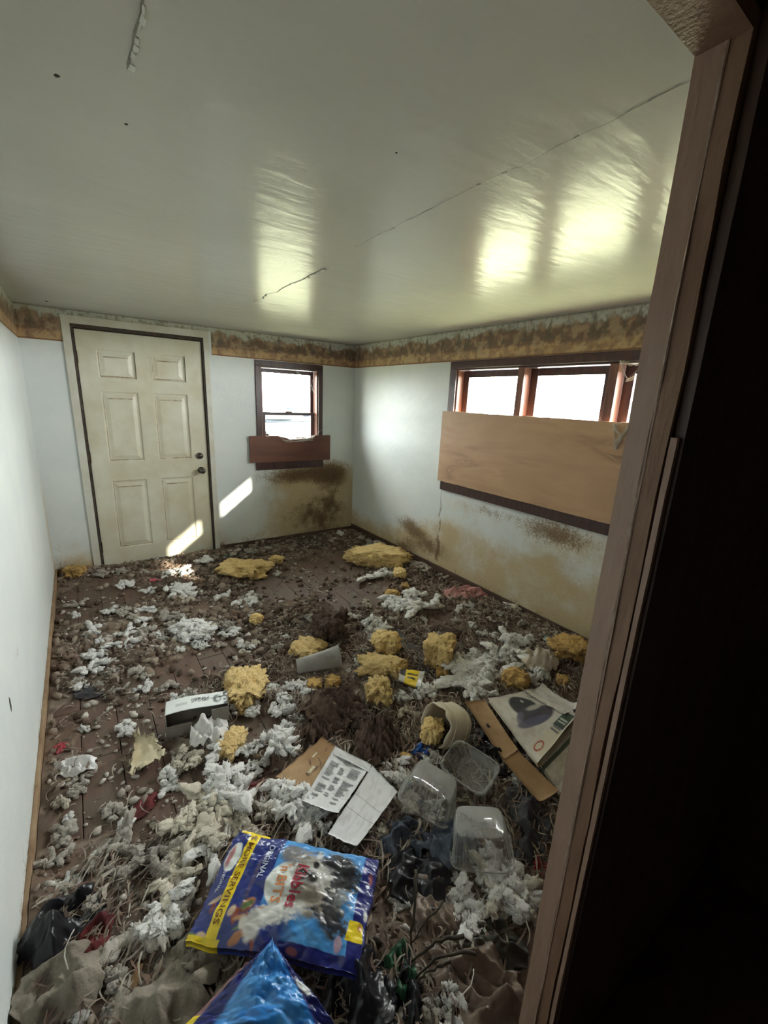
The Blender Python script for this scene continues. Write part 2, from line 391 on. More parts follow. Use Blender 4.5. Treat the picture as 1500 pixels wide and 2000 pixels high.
def plank_mat():
    m = pmat('dusty_reddish_board', srgb(112, 84, 70), srgb(92, 70, 60), 3.5, 0.65, stretch=(6, 1, 1), bump=0.15, bscale=30, c3=srgb(104, 80, 68), vary=0.04)
    N, L, B = nodes_of(m); src = B.inputs['Base Color'].links[0].from_socket
    g = N.new('ShaderNodeNewGeometry'); n = N.new('ShaderNodeTexNoise'); n.inputs['Scale'].default_value = 5; n.inputs['Detail'].default_value = 9; n.inputs['Roughness'].default_value = 0.7
    L.new(g.outputs['Position'], n.inputs['Vector'])
    mr = N.new('ShaderNodeMapRange'); mr.inputs['From Min'].default_value = 0.42; mr.inputs['From Max'].default_value = 0.62; mr.inputs['To Max'].default_value = 0.9
    L.new(n.outputs['Fac'], mr.inputs['Value'])
    mx = N.new('ShaderNodeMix'); mx.data_type = 'RGBA'; L.new(mr.outputs[0], mx.inputs['Factor']); L.new(src, mx.inputs['A']); mx.inputs['B'].default_value = c4(srgb(100, 87, 74))
    L.new(mx.outputs['Result'], B.inputs['Base Color']); return m
M['plank'] = plank_mat()
M['underfloor'] = pmat('dark_subfloor', srgb(30, 24, 20), srgb(22, 18, 16), 5, 0.9)

# ------------------------------------------------------------------ room shell
def wall(name, O, U, lu, T, th, holes, step, paint, m, v0=-0.06, v1=H, m_out=None):
    O = Vector(O); U = Vector(U); T = Vector(T)
    def grid(us, vs, d, flip):
        base = len(V); nv = len(vs)
        for u in us:
            for v in vs:
                V.append(O+U*u+Vector((0, 0, v))+T*d); UV.append((u, v, d))
        for i in range(len(us)-1):
            for j in range(nv-1):
                cu, cv = (us[i]+us[i+1])/2, (vs[j]+vs[j+1])/2
                if any(a < cu < b and c < cv < e for a, b, c, e in holes): continue
                q = (base+i*nv+j, base+(i+1)*nv+j, base+(i+1)*nv+j+1, base+i*nv+j+1)
                F.append(q[::-1] if flip else q)
    V, UV, F = [], [], []
    eu = sorted({0.0, lu} | {x for h in holes for x in h[:2] if 0 < x < lu})
    ev = sorted({v0, v1} | {x for h in holes for x in h[2:] if v0 < x < v1})
    fu = sorted(set(eu) | {round(x, 5) for x in np.arange(0, lu, step)})
    fv = sorted(set(ev) | {round(x, 5) for x in np.arange(v0, v1, step)})
    inward = U.cross(Vector((0, 0, 1))).dot(T) > 0   # normal points outward -> flip
    grid(fu, fv, 0.0, inward)
    n_in = len(V)
    grid(eu, ev, th, not inward)
    def quad(a, b, c, e):
        k = len(V)
        for q in (a, b, c, e):
            V.append(O+U*q[0]+Vector((0, 0, q[1]))+T*q[2]); UV.append((q[0], q[1], 1.0))
        F.append((k, k+1, k+2, k+3))
    for a, b, c, e in holes+[(0.0, lu, v0, v1)]:
        quad((a, c, 0), (b, c, 0), (b, c, th), (a, c, th)); quad((a, e, 0), (b, e, 0), (b, e, th), (a, e, th))
        quad((a, c, 0), (a, e, 0), (a, e, th), (a, c, th)); quad((b, c, 0), (b, e, 0), (b, e, th), (b, c, th))
    A = np.array(UV); oc = np.zeros(len(A)); gr = np.zeros(len(A))
    if paint:
        a, b = paint(A[:n_in, 0], A[:n_in, 1]); oc[:n_in] = a; gr[:n_in] = b
    return struct(mesh(name, V, F, m, None, False, {'ochre': oc, 'grime': gr}))

def paint_back(u, z):
    x = u-W
    n = fbm(x, z, 5, 4, 3); n2 = fbm(x, z, 14, 3, 9)
    oc = 0.75*sst(0.22, 0.0, z)*n*1.6
    oc = oc+2.2*blob(x, z, -0.42, 0.28, 0.85, 0.72)*(0.5+n)+0.9*blob(x, z, -0.6, 0.72, 0.75, 0.22)
    oc = oc+0.55*blob(x, z, -1.62, 0.15, 0.22, 0.45)+0.5*blob(x, z, -2.8, 0.1, 0.25, 0.5)
    gr = 1.15*blob(x, z, -0.72, 0.735, 0.66, 0.15)+1.15*blob(x, z, -0.28, 0.72, 0.34, 0.24)+1.05*blob(x, z, -0.52, 0.24, 0.50, 0.32)*(0.4+n2)
    gr = gr+0.8*blob(x, z, -0.28, 0.42, 0.28, 0.55)*n2+0.6*sst(0.10, 0.0, z)*n+0.8*blob(x, z, -1.60, 0.02, 0.12, 0.16)+0.5*blob(x, z, -2.92, 0.05, 0.08, 0.3)
    gr = gr+0.5*blob(x, z, -1.25, 0.05, 0.3, 0.12)
    return np.clip(oc, 0, 1.4), np.clip(gr, 0, 1.3)
def paint_right(u, z):
    y = u-D
    n = fbm(y, z, 4, 4, 31); n2 = fbm(y, z, 13, 3, 39)
    top = 0.20+0.32*sst(-0.5, -1.7, y)+0.10*(n-0.5)
    oc = 1.05*sst(top+0.16, top-0.12, z)*(0.45+n)
    oc = oc+0.9*blob(y, z, -2.9, 0.70, 0.75, 0.20)+0.5*blob(y, z, -1.9, 0.72, 0.5, 0.16)
    gr = 1.1*blob(y, z, -1.15, 0.36, 0.34, 0.13)+1.0*blob(y, z, -1.45, 0.24, 0.45, 0.14)+1.05*blob(y, z, -2.75, 0.73, 0.45, 0.15)+0.6*blob(y, z, -2.15, 0.74, 0.35, 0.10)
    gr = gr+0.62*sst(0.24, 0.0, z)*n2*1.3+0.6*blob(y, z, -1.1, 0.12, 0.25, 0.14)
    gr = gr+0.9*np.exp(-((y+1.585+0.01*np.sin(z*30))/0.012)**2)*sst(0.05, 0.2, z)*sst(0.82, 0.6, z)
    return np.clip(oc, 0, 1.4), np.clip(gr, 0, 1.3)
def paint_left(u, z):
    y = u-D
    n = fbm(y, z, 5, 4, 51); n2 = fbm(y*1.0, z, 16, 3, 59)
    oc = 0.8*sst(0.14, 0.0, z)*n*1.3+0.75*sst(-0.45, 0.0, y)*sst(1.7, 0.5, z)*(0.3+n)
    gr = 0.75*sst(0.16, 0.0, z)*n2*1.5+0.55*sst(-0.16, 0.0, y)*sst(0.8, 0.1, z)*n2*1.4+0.6*blob(y, z, -2.35, 0.55, 0.07, 0.05)
    return np.clip(oc, 0, 1.3), np.clip(gr, 0, 1.2)

TH = 0.14
DX0, DX1, DZ = -2.629, -1.636, 2.065       # rough door opening
BW = (-1.11, -0.47, 0.87, 1.865)           # back window opening x0,x1,z0,z1
RW = (-3.64, -1.66, 0.87, 1.865)           # right window opening y0,y1,z0,z1
wall('wall_back', (-W, 0, 0), (1, 0, 0), W, (0, 1, 0), TH,
     [(DX0+W, DX1+W, 0.0, DZ), (BW[0]+W, BW[1]+W, BW[2], BW[3])], 0.02, paint_back, M['wall'])
wall('wall_right', (0, -D, 0), (0, 1, 0), D+TH, (1, 0, 0), TH,
     [(RW[0]+D, RW[1]+D, RW[2], RW[3])], 0.02, paint_right, M['wall'])
wall('wall_left', (-W, -D, 0), (0, 1, 0), D+TH, (-1, 0, 0), TH, [], 0.03, paint_left, M['wall'])
JX = -2.0; HZ = 2.0; NT = 0.056            # doorway the viewer stands in
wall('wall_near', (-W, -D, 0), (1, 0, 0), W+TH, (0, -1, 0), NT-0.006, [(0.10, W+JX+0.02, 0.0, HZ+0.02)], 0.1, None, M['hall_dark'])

# ceiling with sagging seams
nx, ny = 60, 90
V = []; F = []
for i in range(nx+1):
    for j in range(ny+1):
        x = -W-TH+(W+2*TH)*i/nx; y = -D-0.1+(D+0.1+TH)*j/ny
        V.append((x, y, H))
for i in range(nx):
    for j in range(ny):
        a = i*(ny+1)+j; F.append((a, a+1, a+ny+2, a+ny+1))
k = len(V)
V += [(-W-TH, -D-0.1, H+0.12), (TH, -D-0.1, H+0.12), (TH, TH, H+0.12), (-W-TH, TH, H+0.12)]
F.append((k, k+1, k+2, k+3))
ceil = struct(mesh('ceiling', V, F, M['ceiling'], None, True))
def crack(xc, y0, y1, amp, wd, seed, n=60, flakes=0.5):
    r = random.Random(seed); pts = []
    for i in range(n+1):
        y = y0+(y1-y0)*i/n
        pts.append((xc+amp*(fbm(y, seed, 9, 4, seed)-0.5)*2, y))
    V = []; F = []
    for i, (x, y) in enumerate(pts):
        w = wd*(0.2+1.0*float(fbm(y, seed*3.1, 12, 2, seed+5)))*(0.15 if i in (0, n) else 1)
        V += [(x-w, y, H-0.0016), (x+w, y, H-0.0016)]
    for i in range(n): F.append((2*i, 2*i+1, 2*i+3, 2*i+2))
    mesh('crack', V, F, M['crack'], ceil)
    V = []; F = []
    for i in range(n):
        if r.random() < flakes:
            (x, y), (x2, y2) = pts[i], pts[i+1]; w = wd*r.uniform(1.0, 3.2); d = wd*r.uniform(0.6, 2.2); k = len(V)
            V += [(x, y, H-0.001), (x2, y2, H-0.001), (x2+w, y2, H-d), (x+w, y, H-d*0.8), (x, y, H), (x2, y2, H)]
            F += [(k, k+1, k+2, k+3), (k+4, k+3, k+2, k+5)]
    if V: mesh('paint_flake', V, F, M['flake'], ceil)
crack(-1.63, -1.35, -2.45, 0.028, 0.0034, 3, 50, 0.35)
crack(-1.68, -2.75, -4.05, 0.012, 0.0010, 5, 90, 0.22)
crack(-2.505, -3.30, -3.62, 0.015, 0.004, 8, 16, 0.7)
for (x, y, s) in [(-2.62, -3.189, 0.007), (-2.494, -3.095, 0.005), (-2.75, -0.25, 0.012), (-1.95, -3.4, 0.004)]:
    bm = bmesh.new(); bmesh.ops.create_icosphere(bm, subdivisions=1, radius=s)
    for v in bm.verts: v.co = Vector((x+v.co.x*rng.uniform(.6, 1.3), y+v.co.y*rng.uniform(.6, 1.3), H+v.co.z*0.4))
    from_bm('speck', bm, M['spot'], ceil)

# floor: sub-floor with boards laid along the long walls
floor = struct(mesh('floor', [(-W-TH, -D-1.7, -0.03), (TH, -D-1.7, -0.03), (TH, TH, -0.03), (-W-TH, TH, -0.03),
                              (-W-TH, -D-1.7, -0.13), (TH, -D-1.7, -0.13), (TH, TH, -0.13), (-W-TH, TH, -0.13)],
                    [(0, 1, 2, 3), (7, 6, 5, 4), (0, 4, 5, 1), (1, 5, 6, 2), (2, 6, 7, 3), (3, 7, 4, 0)], M['underfloor']))
PWD = W/20.0
pm = None
for i in range(20):
    off = (0.37*i*1.7) % 1.0
    cuts = [-D-NT] + [y for y in (-D+off+k*1.02 for k in range(-1, 6)) if -D+0.12 < y < -0.12] + [0.0]
    for a, b in zip(cuts[:-1], cuts[1:]):
        bm = bmesh.new(); box_bm(bm, (-PWD/2+0.0015, -(b-a)/2+0.0015, -0.03), (PWD/2-0.0015, (b-a)/2-0.0015, 0.0), 0.002)
        o = from_bm('plank', bm, M['plank'], floor); o.location = (-W+PWD*(i+0.5), (a+b)/2, rng.uniform(-0.003, 0.0))

# baseboards
struct(box('baseboard_back', (DX1+0.07, -0.012, 0), (0, 0, 0.05), M['brown_trim'], None, 0.003))
struct(box('baseboard_back', (-W, -0.012, 0), (DX0-0.06, 0, 0.05), M['tan_trim'], None, 0.003))
struct(box('baseboard_right', (-0.014, -D, 0), (0, -0.012, 0.085), M['brown_trim'], None, 0.003))
struct(box('baseboard_left', (-W, -D, 0), (-W+0.014, -0.012, 0.06), M['tan_trim'], None, 0.003))

_d = CF+CR*((20-750)/FPX)+CU*((1000-1375)/FPX); _q = CAM+_d*((-W-CAM[0])/_d[0])
bm = bmesh.new(); bmesh.ops.create_icosphere(bm, subdivisions=2, radius=1.0)
for v in bm.verts:
    k_ = 1+0.5*noise.noise(v.co*2); v.co = Vector((-W+0.0015*v.co.x, _q[1]+0.012*v.co.y*k_, _q[2]+0.028*v.co.z*k_))
from_bm('scuff', bm, M['spot'], bpy.data.objects['wall_left'])
# wallpaper border with a painted forest landscape
def border_cols(s, t):          # s metres along, t 0 bottom .. 1 top
    sky = np.array(srgb(196, 198, 186)); hill = np.array(srgb(152, 124, 98)); gold = np.array(srgb(190, 156, 112)); dark = np.array(srgb(112, 90, 74))
    rust = np.array(srgb(160, 128, 98)); tree = np.array(srgb(104, 94, 78))
    n = fbm(s, t*0.25, 9, 4, 71); n2 = fbm(s, t*0.25, 26, 4, 73); n3 = fbm(s, t*0.25, 60, 3, 77)
    c = np.empty((len(s), 3)); c[:] = gold
    def mixin(f, col):
        f = np.clip(f, 0, 1)[:, None]; c[:] = c*(1-f)+col*f
    mixin(sst(0.45, 0.62, n2)*0.9, rust)
    mixin(sst(0.26, 0.36, t+0.22*(n-0.5)), hill)
    mixin(sst(0.44, 0.58, n2)*sst(0.25, 0.35, t)*0.8, dark)
    mixin(sst(0.66, 0.84, t+0.5*(n-0.5)+0.25*(n2-0.5)), sky)
    for per, hh, wd, ph in ((0.31, 0.95, 0.035, 0.1), (0.47, 0.86, 0.03, 0.27), (0.23, 0.80, 0.02, 0.05)):
        cell = np.floor((s+ph)/per); fr = (s+ph)/per-cell-0.5
        jit = (vnoise(cell*3.7, cell*1.3, 83)-0.5)*0.5
        dx = np.abs(fr-jit)*per
        top = hh+0.1*(vnoise(cell*5.1, cell, 85)-0.5)
        ww = wd*(top-t)/0.45*(0.65+0.7*vnoise(s*0, t*34, 87))
        mixin((dx < ww)*(t > 0.42)*(t < top)*0.7, tree)
        mixin((dx < 0.004)*(t > 0.3)*(t < 0.6)*0.9, tree)
    mixin(sst(0.50, 0.72, n3)*0.55, dark); mixin(sst(0.55, 0.7, 1-n2)*0.4, np.array(srgb(186, 170, 138)))
    mixin((t < 0.03)*0.8, np.array(srgb(120, 74, 46))); mixin((t > 0.965)*0.6, np.array(srgb(120, 116, 96)))
    return c
def border(name, fn, length, st=0.007, lab=''):
    ns = int(length/st); nt = 34
    s, t = np.meshgrid(np.linspace(0, length, ns+1), np.linspace(0, 1, nt+1), indexing='ij')
    s = s.ravel(); t = t.ravel()
    V = [fn(a, 1.923+(H-1.923)*b) for a, b in zip(s, t)]
    F = [(i*(nt+1)+j, (i+1)*(nt+1)+j, (i+1)*(nt+1)+j+1, i*(nt+1)+j+1) for i in range(ns) for j in range(nt)]
    o = mesh(name, V, F, M['border'], None, False, None, border_cols(s, t))
    return struct(o)
b1 = border('trim_1', lambda s, z: (-1.565+s, -0.002, z), 1.565)
b2 = border('trim_2', lambda s, z: (-0.002, -s, z), D)
b3 = border('trim_3', lambda s, z: (-W+s, -0.002, z), W-2.677)
b4 = border('trim_4', lambda s, z: (-W+0.002, -s, z), D)
ns = 120   # narrow strip of the border above the door casing
s_, t_ = np.meshgrid(np.linspace(0, 1.112, ns+1), np.linspace(0.82, 1, 8), indexing='ij')
V = [(-2.677+a, -0.002, 1.923+(H-1.923)*b) for a, b in zip(s_.ravel(), t_.ravel())]
F = [(i*8+j, (i+1)*8+j, (i+1)*8+j+1, i*8+j+1) for i in range(ns) for j in range(7)]
struct(mesh('trim_5', V, F, M['border'], None, False, None, border_cols(s_.ravel()+0.283, t_.ravel())))

# ------------------------------------------------------------------ entry door
door = struct(empty('door_1', (-2.13, 0, 0)), 'dirty cream six-panel entry door with knob and deadbolt', 'door')
def child_box(name, lo, hi, m, parent, bev=0.0):
    o = box(name, lo, hi, m, None, bev); o.parent = parent
    par = parent; off = Vector((0, 0, 0))
    while par is not None: off += par.location; par = par.parent
    o.location = -off; return o
SX0, SX1 = -2.606, -1.655
panels = [(-2.474, -2.203, 1.664, 1.890), (-2.079, -1.806, 1.664, 1.890), (-2.474, -2.199, 0.958, 1.555), (-2.081, -1.803, 0.958, 1.555),
          (-2.474, -2.198, 0.16, 0.788), (-2.080, -1.800, 0.16, 0.788)]
def door_slab():
    yf = 0.018
    xs = sorted({SX0, SX1} | {p[i] for p in panels for i in (0, 1)}); zs = sorted({0.012, 2.03} | {p[i] for p in panels for i in (2, 3)})
    bm = bmesh.new()
    def q(*c): bm.faces.new([bm.verts.new(v) for v in c])
    for a, b in zip(xs[:-1], xs[1:]):
        for c, e in zip(zs[:-1], zs[1:]):
            if any(p[0]-.01 <= a and b <= p[1]+.01 and p[2]-.01 <= c and e <= p[3]+.01 for p in panels): continue
            q((a, yf, c), (b, yf, c), (b, yf, e), (a, yf, e))
    q((SX0, 0.06, 0.012), (SX0, 0.06, 2.03), (SX1, 0.06, 2.03), (SX1, 0.06, 0.012))
    for a, b in (((SX0, 0.012), (SX1, 0.012)), ((SX1, 0.012), (SX1, 2.03)), ((SX1, 2.03), (SX0, 2.03)), ((SX0, 2.03), (SX0, 0.012))):
        q((a[0], yf, a[1]), (a[0], 0.06, a[1]), (b[0], 0.06, b[1]), (b[0], yf, b[1]))
    bmesh.ops.remove_doubles(bm, verts=bm.verts, dist=1e-4)
    o = from_bm('slab', bm, M['door_paint'], door); o.location = -door.location
    return o
slab = door_slab()
for (a, b, c, e) in panels:
    bm = bmesh.new()
    rings = [(0.0, 0.018), (0.010, 0.028), (0.022, 0.029), (0.046, 0.0215), (0.052, 0.020)]
    vv = []
    for ins, y in rings:
        vv.append([bm.verts.new((a+ins, y, c+ins)), bm.verts.new((b-ins, y, c+ins)), bm.verts.new((b-ins, y, e-ins)), bm.verts.new((a+ins, y, e-ins))])
    for r0, r1 in zip(vv[:-1], vv[1:]):
        for k in range(4): bm.faces.new((r0[k], r0[(k+1) % 4], r1[(k+1) % 4], r1[k]))
    bm.faces.new(vv[-1])
    o = from_bm('panel', bm, M['door_paint'], door); o.location = -door.location
    # grime settled in the moulding of each panel
    for (lo, hi) in (((a+0.01, 0.0272, c+0.008), (b-0.01, 0.0285, c+0.019)), ((a+0.045, 0.0195, e-0.062), (b-0.045, 0.0205, e-0.052)),
                     ((a+0.009, 0.0272, c+0.02), (a+0.015, 0.0285, e-0.02))):
        g = child_box('grime_line', lo, hi, M['grime'], door)
for z in (1.816, 1.007, 0.192):
    h = child_box('hinge', (SX0-0.016, 0.004, z-0.05), (SX0+0.004, 0.02, z+0.05), M['brass'], door, 0.003)
# frame and casing of the door
fr = empty('trim_6', (-2.13, 0, 0)); struct(fr, 'white door casing with dark weather strip around the entry door', 'door frame')
for nm, lo, hi, mt in (('casing_side', (-2.684, -0.014, 0), (-2.629, 0.0, 2.065), M['white_paint']), ('casing_side', (-1.636, -0.014, 0), (-1.590, 0.0, 2.065), M['white_paint']),
                       ('casing_head', (-2.684, -0.014, 2.065), (-1.590, 0.0, 2.124), M['white_paint']),
                       ('jamb_side', (-2.629, -0.004, 0), (-2.611, TH, 2.065), M['dark_gap']), ('jamb_side', (-1.650, -0.004, 0), (-1.636, TH, 2.065), M['dark_gap']),
                       ('jamb_head', (-2.611, -0.004, 2.036), (-1.650, TH, 2.065), M['dark_gap']), ('weather_strip_backing', (-2.611, 0.061, 0.0), (-1.650, 0.075, 2.036), M['dark_gap'])):  # last entry: unseen sheet behind the whole slab, added to block light
    child_box(nm, lo, hi, mt, fr, 0.002)
def lathe(name, prof, m, parent, loc, axis='y', seg=20):
    V = []; F = []
    for (d, r) in prof:
        for k in range(seg):
            th = 2*math.pi*k/seg
            if axis == 'y': V.append((r*math.cos(th), d, r*math.sin(th)))
            elif axis == 'x': V.append((d, r*math.cos(th), r*math.sin(th)))
            else: V.append((r*math.cos(th), r*math.sin(th), d))
    for i in range(len(prof)-1):
        for k in range(seg):
            F.append((i*seg+k, i*seg+(k+1) % seg, (i+1)*seg+(k+1) % seg, (i+1)*seg+k))
    F.append(tuple(range(seg))); F.append(tuple((len(prof)-1)*seg+k for k in range(seg)))
    o = mesh(name, V, F, m, parent, True); o.location = Vector(loc)-(parent.location if parent else Vector((0, 0, 0))); return o
lathe('knob', [(0.018, 0.032), (0.010, 0.032), (0.006, 0.013), (-0.025, 0.012), (-0.032, 0.022), (-0.048, 0.028), (-0.060, 0.024), (-0.064, 0.010)], M['metal'], door, (-1.722, 0, 0.845))
lathe('deadbolt', [(0.018, 0.030), (0.004, 0.030), (-0.004, 0.025), (-0.010, 0.012)], M['metal'], door, (-1.726, 0, 0.985))

# ------------------------------------------------------------------ windows
def bar(name, parent, m, lo, hi, bev=0.003): return child_box(name, lo, hi, m, parent, bev)
w1 = struct(empty('window_1', (-0.79, 0, 0.87)), 'small dark wood sash window in the wall beside the door', 'window')
x0, x1, z0, z1 = BW
for nm, lo, hi, mt in (
    ('casing', (x0-0.052, -0.016, z0), (x0, 0, z1), M['stain_wood']), ('casing', (x1, -0.016, z0), (x1+0.052, 0, z1), M['stain_wood']),
    ('casing', (x0-0.052, -0.016, z1), (x1+0.052, 0, z1+0.052), M['stain_wood']), ('casing', (x0-0.075, -0.022, z0-0.055), (x1+0.06, 0, z0+0.04), M['stain_wood']),
    ('jamb', (x0, 0, z0), (x0+0.014, TH, z1), M['lit_jamb_wood']), ('jamb', (x1-0.014, 0, z0), (x1, TH, z1), M['lit_jamb_wood']),
    ('jamb', (x0+0.014, 0, z1-0.014), (x1-0.014, TH, z1), M['stain_wood']), ('sill', (x0+0.014, 0, z0), (x1-0.014, TH+0.03, z0+0.02), M['stain_wood'])):
    bar(nm, w1, mt, lo, hi)
def sash(parent, plane, a0, a1, c0, c1, d, th, st, rl_top, rl_bot, mt):
    """plane 'y' (window in back wall) or 'x' (right wall)"""
    s = empty('sash', (0, 0, 0)); s.parent = parent
    def B(nm, a, b, c, e, dd0, dd1, m):
        lo, hi = ((a, dd0, c), (b, dd1, e)) if plane == 'y' else ((dd0, a, c), (dd1, b, e))
        child_box(nm, lo, hi, m, s, 0.002 if nm != 'pane' else 0)
    B('stile', a0, a0+st, c0, c1, d, d+th, mt); B('stile', a1-st, a1, c0, c1, d, d+th, mt)
    B('rail', a0+st, a1-st, c0, c0+rl_bot, d, d+th, mt); B('rail', a0+st, a1-st, c1-rl_top, c1, d, d+th, mt)
    B('pane', a0+st, a1-st, c0+rl_bot, c1-rl_top, d+th*0.4, d+th*0.4+0.004, M['dimglass'] if plane == 'y' else M['glass'])
    return s
sash(w1, 'y', x0+0.016, x1-0.016, 1.385, z1-0.016, 0.085, 0.028, 0.034, 0.04, 0.022, M['stain_wood'])
sash(w1, 'y', x0+0.016, x1-0.016, z0+0.022, 1.412, 0.050, 0.028, 0.045, 0.03, 0.05, M['stain_wood'])
bar('latch', w1, M['metal'], (-0.83, 0.03, 1.412), (-0.76, 0.06, 1.425), 0.003)
w2 = struct(empty('window_2', (0, -2.65, 0.87)), 'wide dark wood triple sash window over the plywood sheet', 'window')
y0, y1, z0, z1 = RW
for nm, lo, hi, mt in (
    ('casing', (-0.016, y0-0.075, z0), (0, y0, z1), M['stain_wood']), ('casing', (-0.016, y1, z0), (0, y1+0.075, z1), M['stain_wood']),
    ('casing', (-0.016, y0-0.075, z1), (0, y1+0.075, z1+0.055), M['stain_wood']), ('casing', (-0.024, y0-0.08, z0-0.05), (0, y1+0.085, z0+0.045), M['stain_wood']),
    ('jamb', (0, y0, z0), (TH, y0+0.014, z1), M['lit_jamb_wood']), ('jamb', (0, y1-0.014, z0), (TH, y1, z1), M['lit_jamb_wood']),
    ('jamb', (0, y0+0.014, z1-0.014), (TH, y1-0.014, z1), M['stain_wood']), ('sill', (0, y0+0.014, z0), (TH+0.03, y1-0.014, z0+0.02), M['stain_wood']),
    ('mullion', (-0.012, -2.348, z0+0.02), (TH, -2.292, z1-0.014), M['lit_jamb_wood']), ('mullion', (-0.012, -3.018, z0+0.02), (TH, -2.962, z1-0.014), M['lit_jamb_wood'])):
    bar(nm, w2, mt, lo, hi)
for a, b in ((-2.290, -1.676), (-2.960, -2.350), (-3.624, -3.020)):
    sash(w2, 'x', a, b, z0+0.022, z1-0.016, 0.065, 0.03, 0.06, 0.052, 0.05, M['stain_wood'])

# boards nailed over the windows
def board(name, plane, a0, a1, c0, c1, d0, d1, m, seed, notch=None, skew=0.0):
    n = 40; r = random.Random(seed)
    top = []; bot = []
    for i in range(n+1):
        a = a0+(a1-a0)*i/n
        dz = (fbm(a, seed, 20, 3, seed)-0.5)*0.008
        tz = c1+dz
        if notch and notch[0] < a < notch[1]:
            k = (a-notch[0])/(notch[1]-notch[0]); tz -= notch[2]*math.sin(math.pi*k)**0.4*(0.7+0.6*float(fbm(a, 3, 25, 3, seed)))
        top.append((a, tz)); bot.append((a, c0+skew*i/n+(fbm(a, seed+9, 20, 2, seed)-0.5)*0.005))
    V = []; F = []
    for d in (d0, d1):
        for t, b in zip(top, bot):
            for q in (b, t): V.append((q[0], d, q[1]) if plane == 'y' else (d, q[0], q[1]))
    k = 2*(n+1)
    for i in range(n):
        F += [(2*i, 2*i+2, 2*i+3, 2*i+1), (k+2*i, k+2*i+1, k+2*i+3, k+2*i+2), (2*i+1, 2*i+3, k+2*i+3, k+2*i+1), (2*i, k+2*i, k+2*i+2, 2*i+2)]
    F += [(0, 1, k+1, k), (2*n, k+2*n, k+2*n+1, 2*n+1)]
    return mesh(name, V, F, m)
tag(board('plywood_board', 'y', -1.250, -0.330, 0.898, 1.172, -0.034, -0.0225, M['plydark'], 4, (-0.93, -0.52, 0.035)),
    'narrow dark brown board nailed across the small sash window', 'board')
tag(board('plywood_board', 'x', -3.75, -1.552, 0.90, 1.515, -0.038, -0.0245, M['ply'], 6, None, -0.0),
    'large tan plywood sheet covering the lower half of the wide window', 'board')

# doorway the viewer looks through
dw = struct(empty('door_2', (JX, -D, 0)), 'worn brown doorway frame with flaking paint', 'door frame')
def rough_board(name, lo, hi, m, parent, seed, amp=0.0015, axis=2, n=60):
    lo = Vector(lo); hi = Vector(hi); V = []; F = []
    for i in range(n+1):
        z = lo[axis]+(hi[axis]-lo[axis])*i/n
        def j(k): return (float(fbm(z, k*3.3, 9, 4, seed+k))-0.5)*2*amp
        o1, o2 = (0, 1) if axis == 2 else (1, 2)
        for k, (a, b) in enumerate(((lo[o1], lo[o2]), (hi[o1], lo[o2]), (hi[o1], hi[o2]), (lo[o1], hi[o2]))):
            p = [0, 0, 0]; p[axis] = z; p[o1] = a+j(k); p[o2] = b+j(k+4); V.append(Vector(p))
    for i in range(n):
        for k in range(4): F.append((4*i+k, 4*i+(k+1) % 4, 4*i+4+(k+1) % 4, 4*i+4+k))
    F += [(3, 2, 1, 0), (4*n, 4*n+1, 4*n+2, 4*n+3)]
    o = mesh(name, V, F, m, parent); o.location = -parent.location; return o
rough_board('jamb_board', (JX, -D-NT+0.021, 0), (JX+0.02, -D, HZ), M['jamb'], dw, 3, 0.0012)
rough_board('jamb_board', (JX+0.0018, -D-NT, 0), (JX+0.02, -D-NT+0.024, HZ), M['jamb_bare'], dw, 13, 0.0030)
rough_board('paint_edge', (JX-0.0008, -D-NT+0.0225, 0), (JX+0.006, -D-NT+0.0245, HZ), M['flake_paint'], dw, 63, 0.0022, n=110)
rough_board('lit_casing_edge', (JX+0.003, -D-NT-0.011, 0), (JX+0.012, -D-NT-0.003, 1.55), M['jamb'], dw, 23, 0.0010)  # pale strip drawing the lit edge of the hall casing as colour
rough_board('head_board', (-W+0.10, -D-NT, HZ), (JX+0.02, -D, HZ+0.02), M['jamb_bare'], dw, 33, 0.0012, axis=0)
rough_board('jamb_board', (-W+0.08, -D-NT, 0), (-W+0.10, -D, HZ), M['jamb'], dw, 43, 0.0012)
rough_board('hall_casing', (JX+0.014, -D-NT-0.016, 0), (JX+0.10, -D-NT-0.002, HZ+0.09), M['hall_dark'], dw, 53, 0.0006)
# the dark hall behind the viewer
HY = -5.7
struct(box('wall_hall_far', (-W-TH, HY-0.1, -0.06), (TH, HY, H), M['white_paint']))  # unseen end wall, coloured white to bounce doorway light onto the casing
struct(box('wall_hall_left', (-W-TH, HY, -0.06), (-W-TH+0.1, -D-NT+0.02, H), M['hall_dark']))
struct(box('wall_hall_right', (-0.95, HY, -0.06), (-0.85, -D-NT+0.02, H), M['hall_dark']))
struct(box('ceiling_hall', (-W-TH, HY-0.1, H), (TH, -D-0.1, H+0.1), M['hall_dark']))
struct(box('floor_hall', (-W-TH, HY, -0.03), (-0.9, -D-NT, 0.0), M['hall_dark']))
# roof eave outside
eave = struct(box('trim_eave', (-W-0.6, -D-2.2, H+0.13), (0.72, 0.62, H+0.22), M['siding']))
struct(box('trim_fascia', (0.70, -D-2.2, 2.23), (0.72, 0.62, H+0.13), M['siding']))

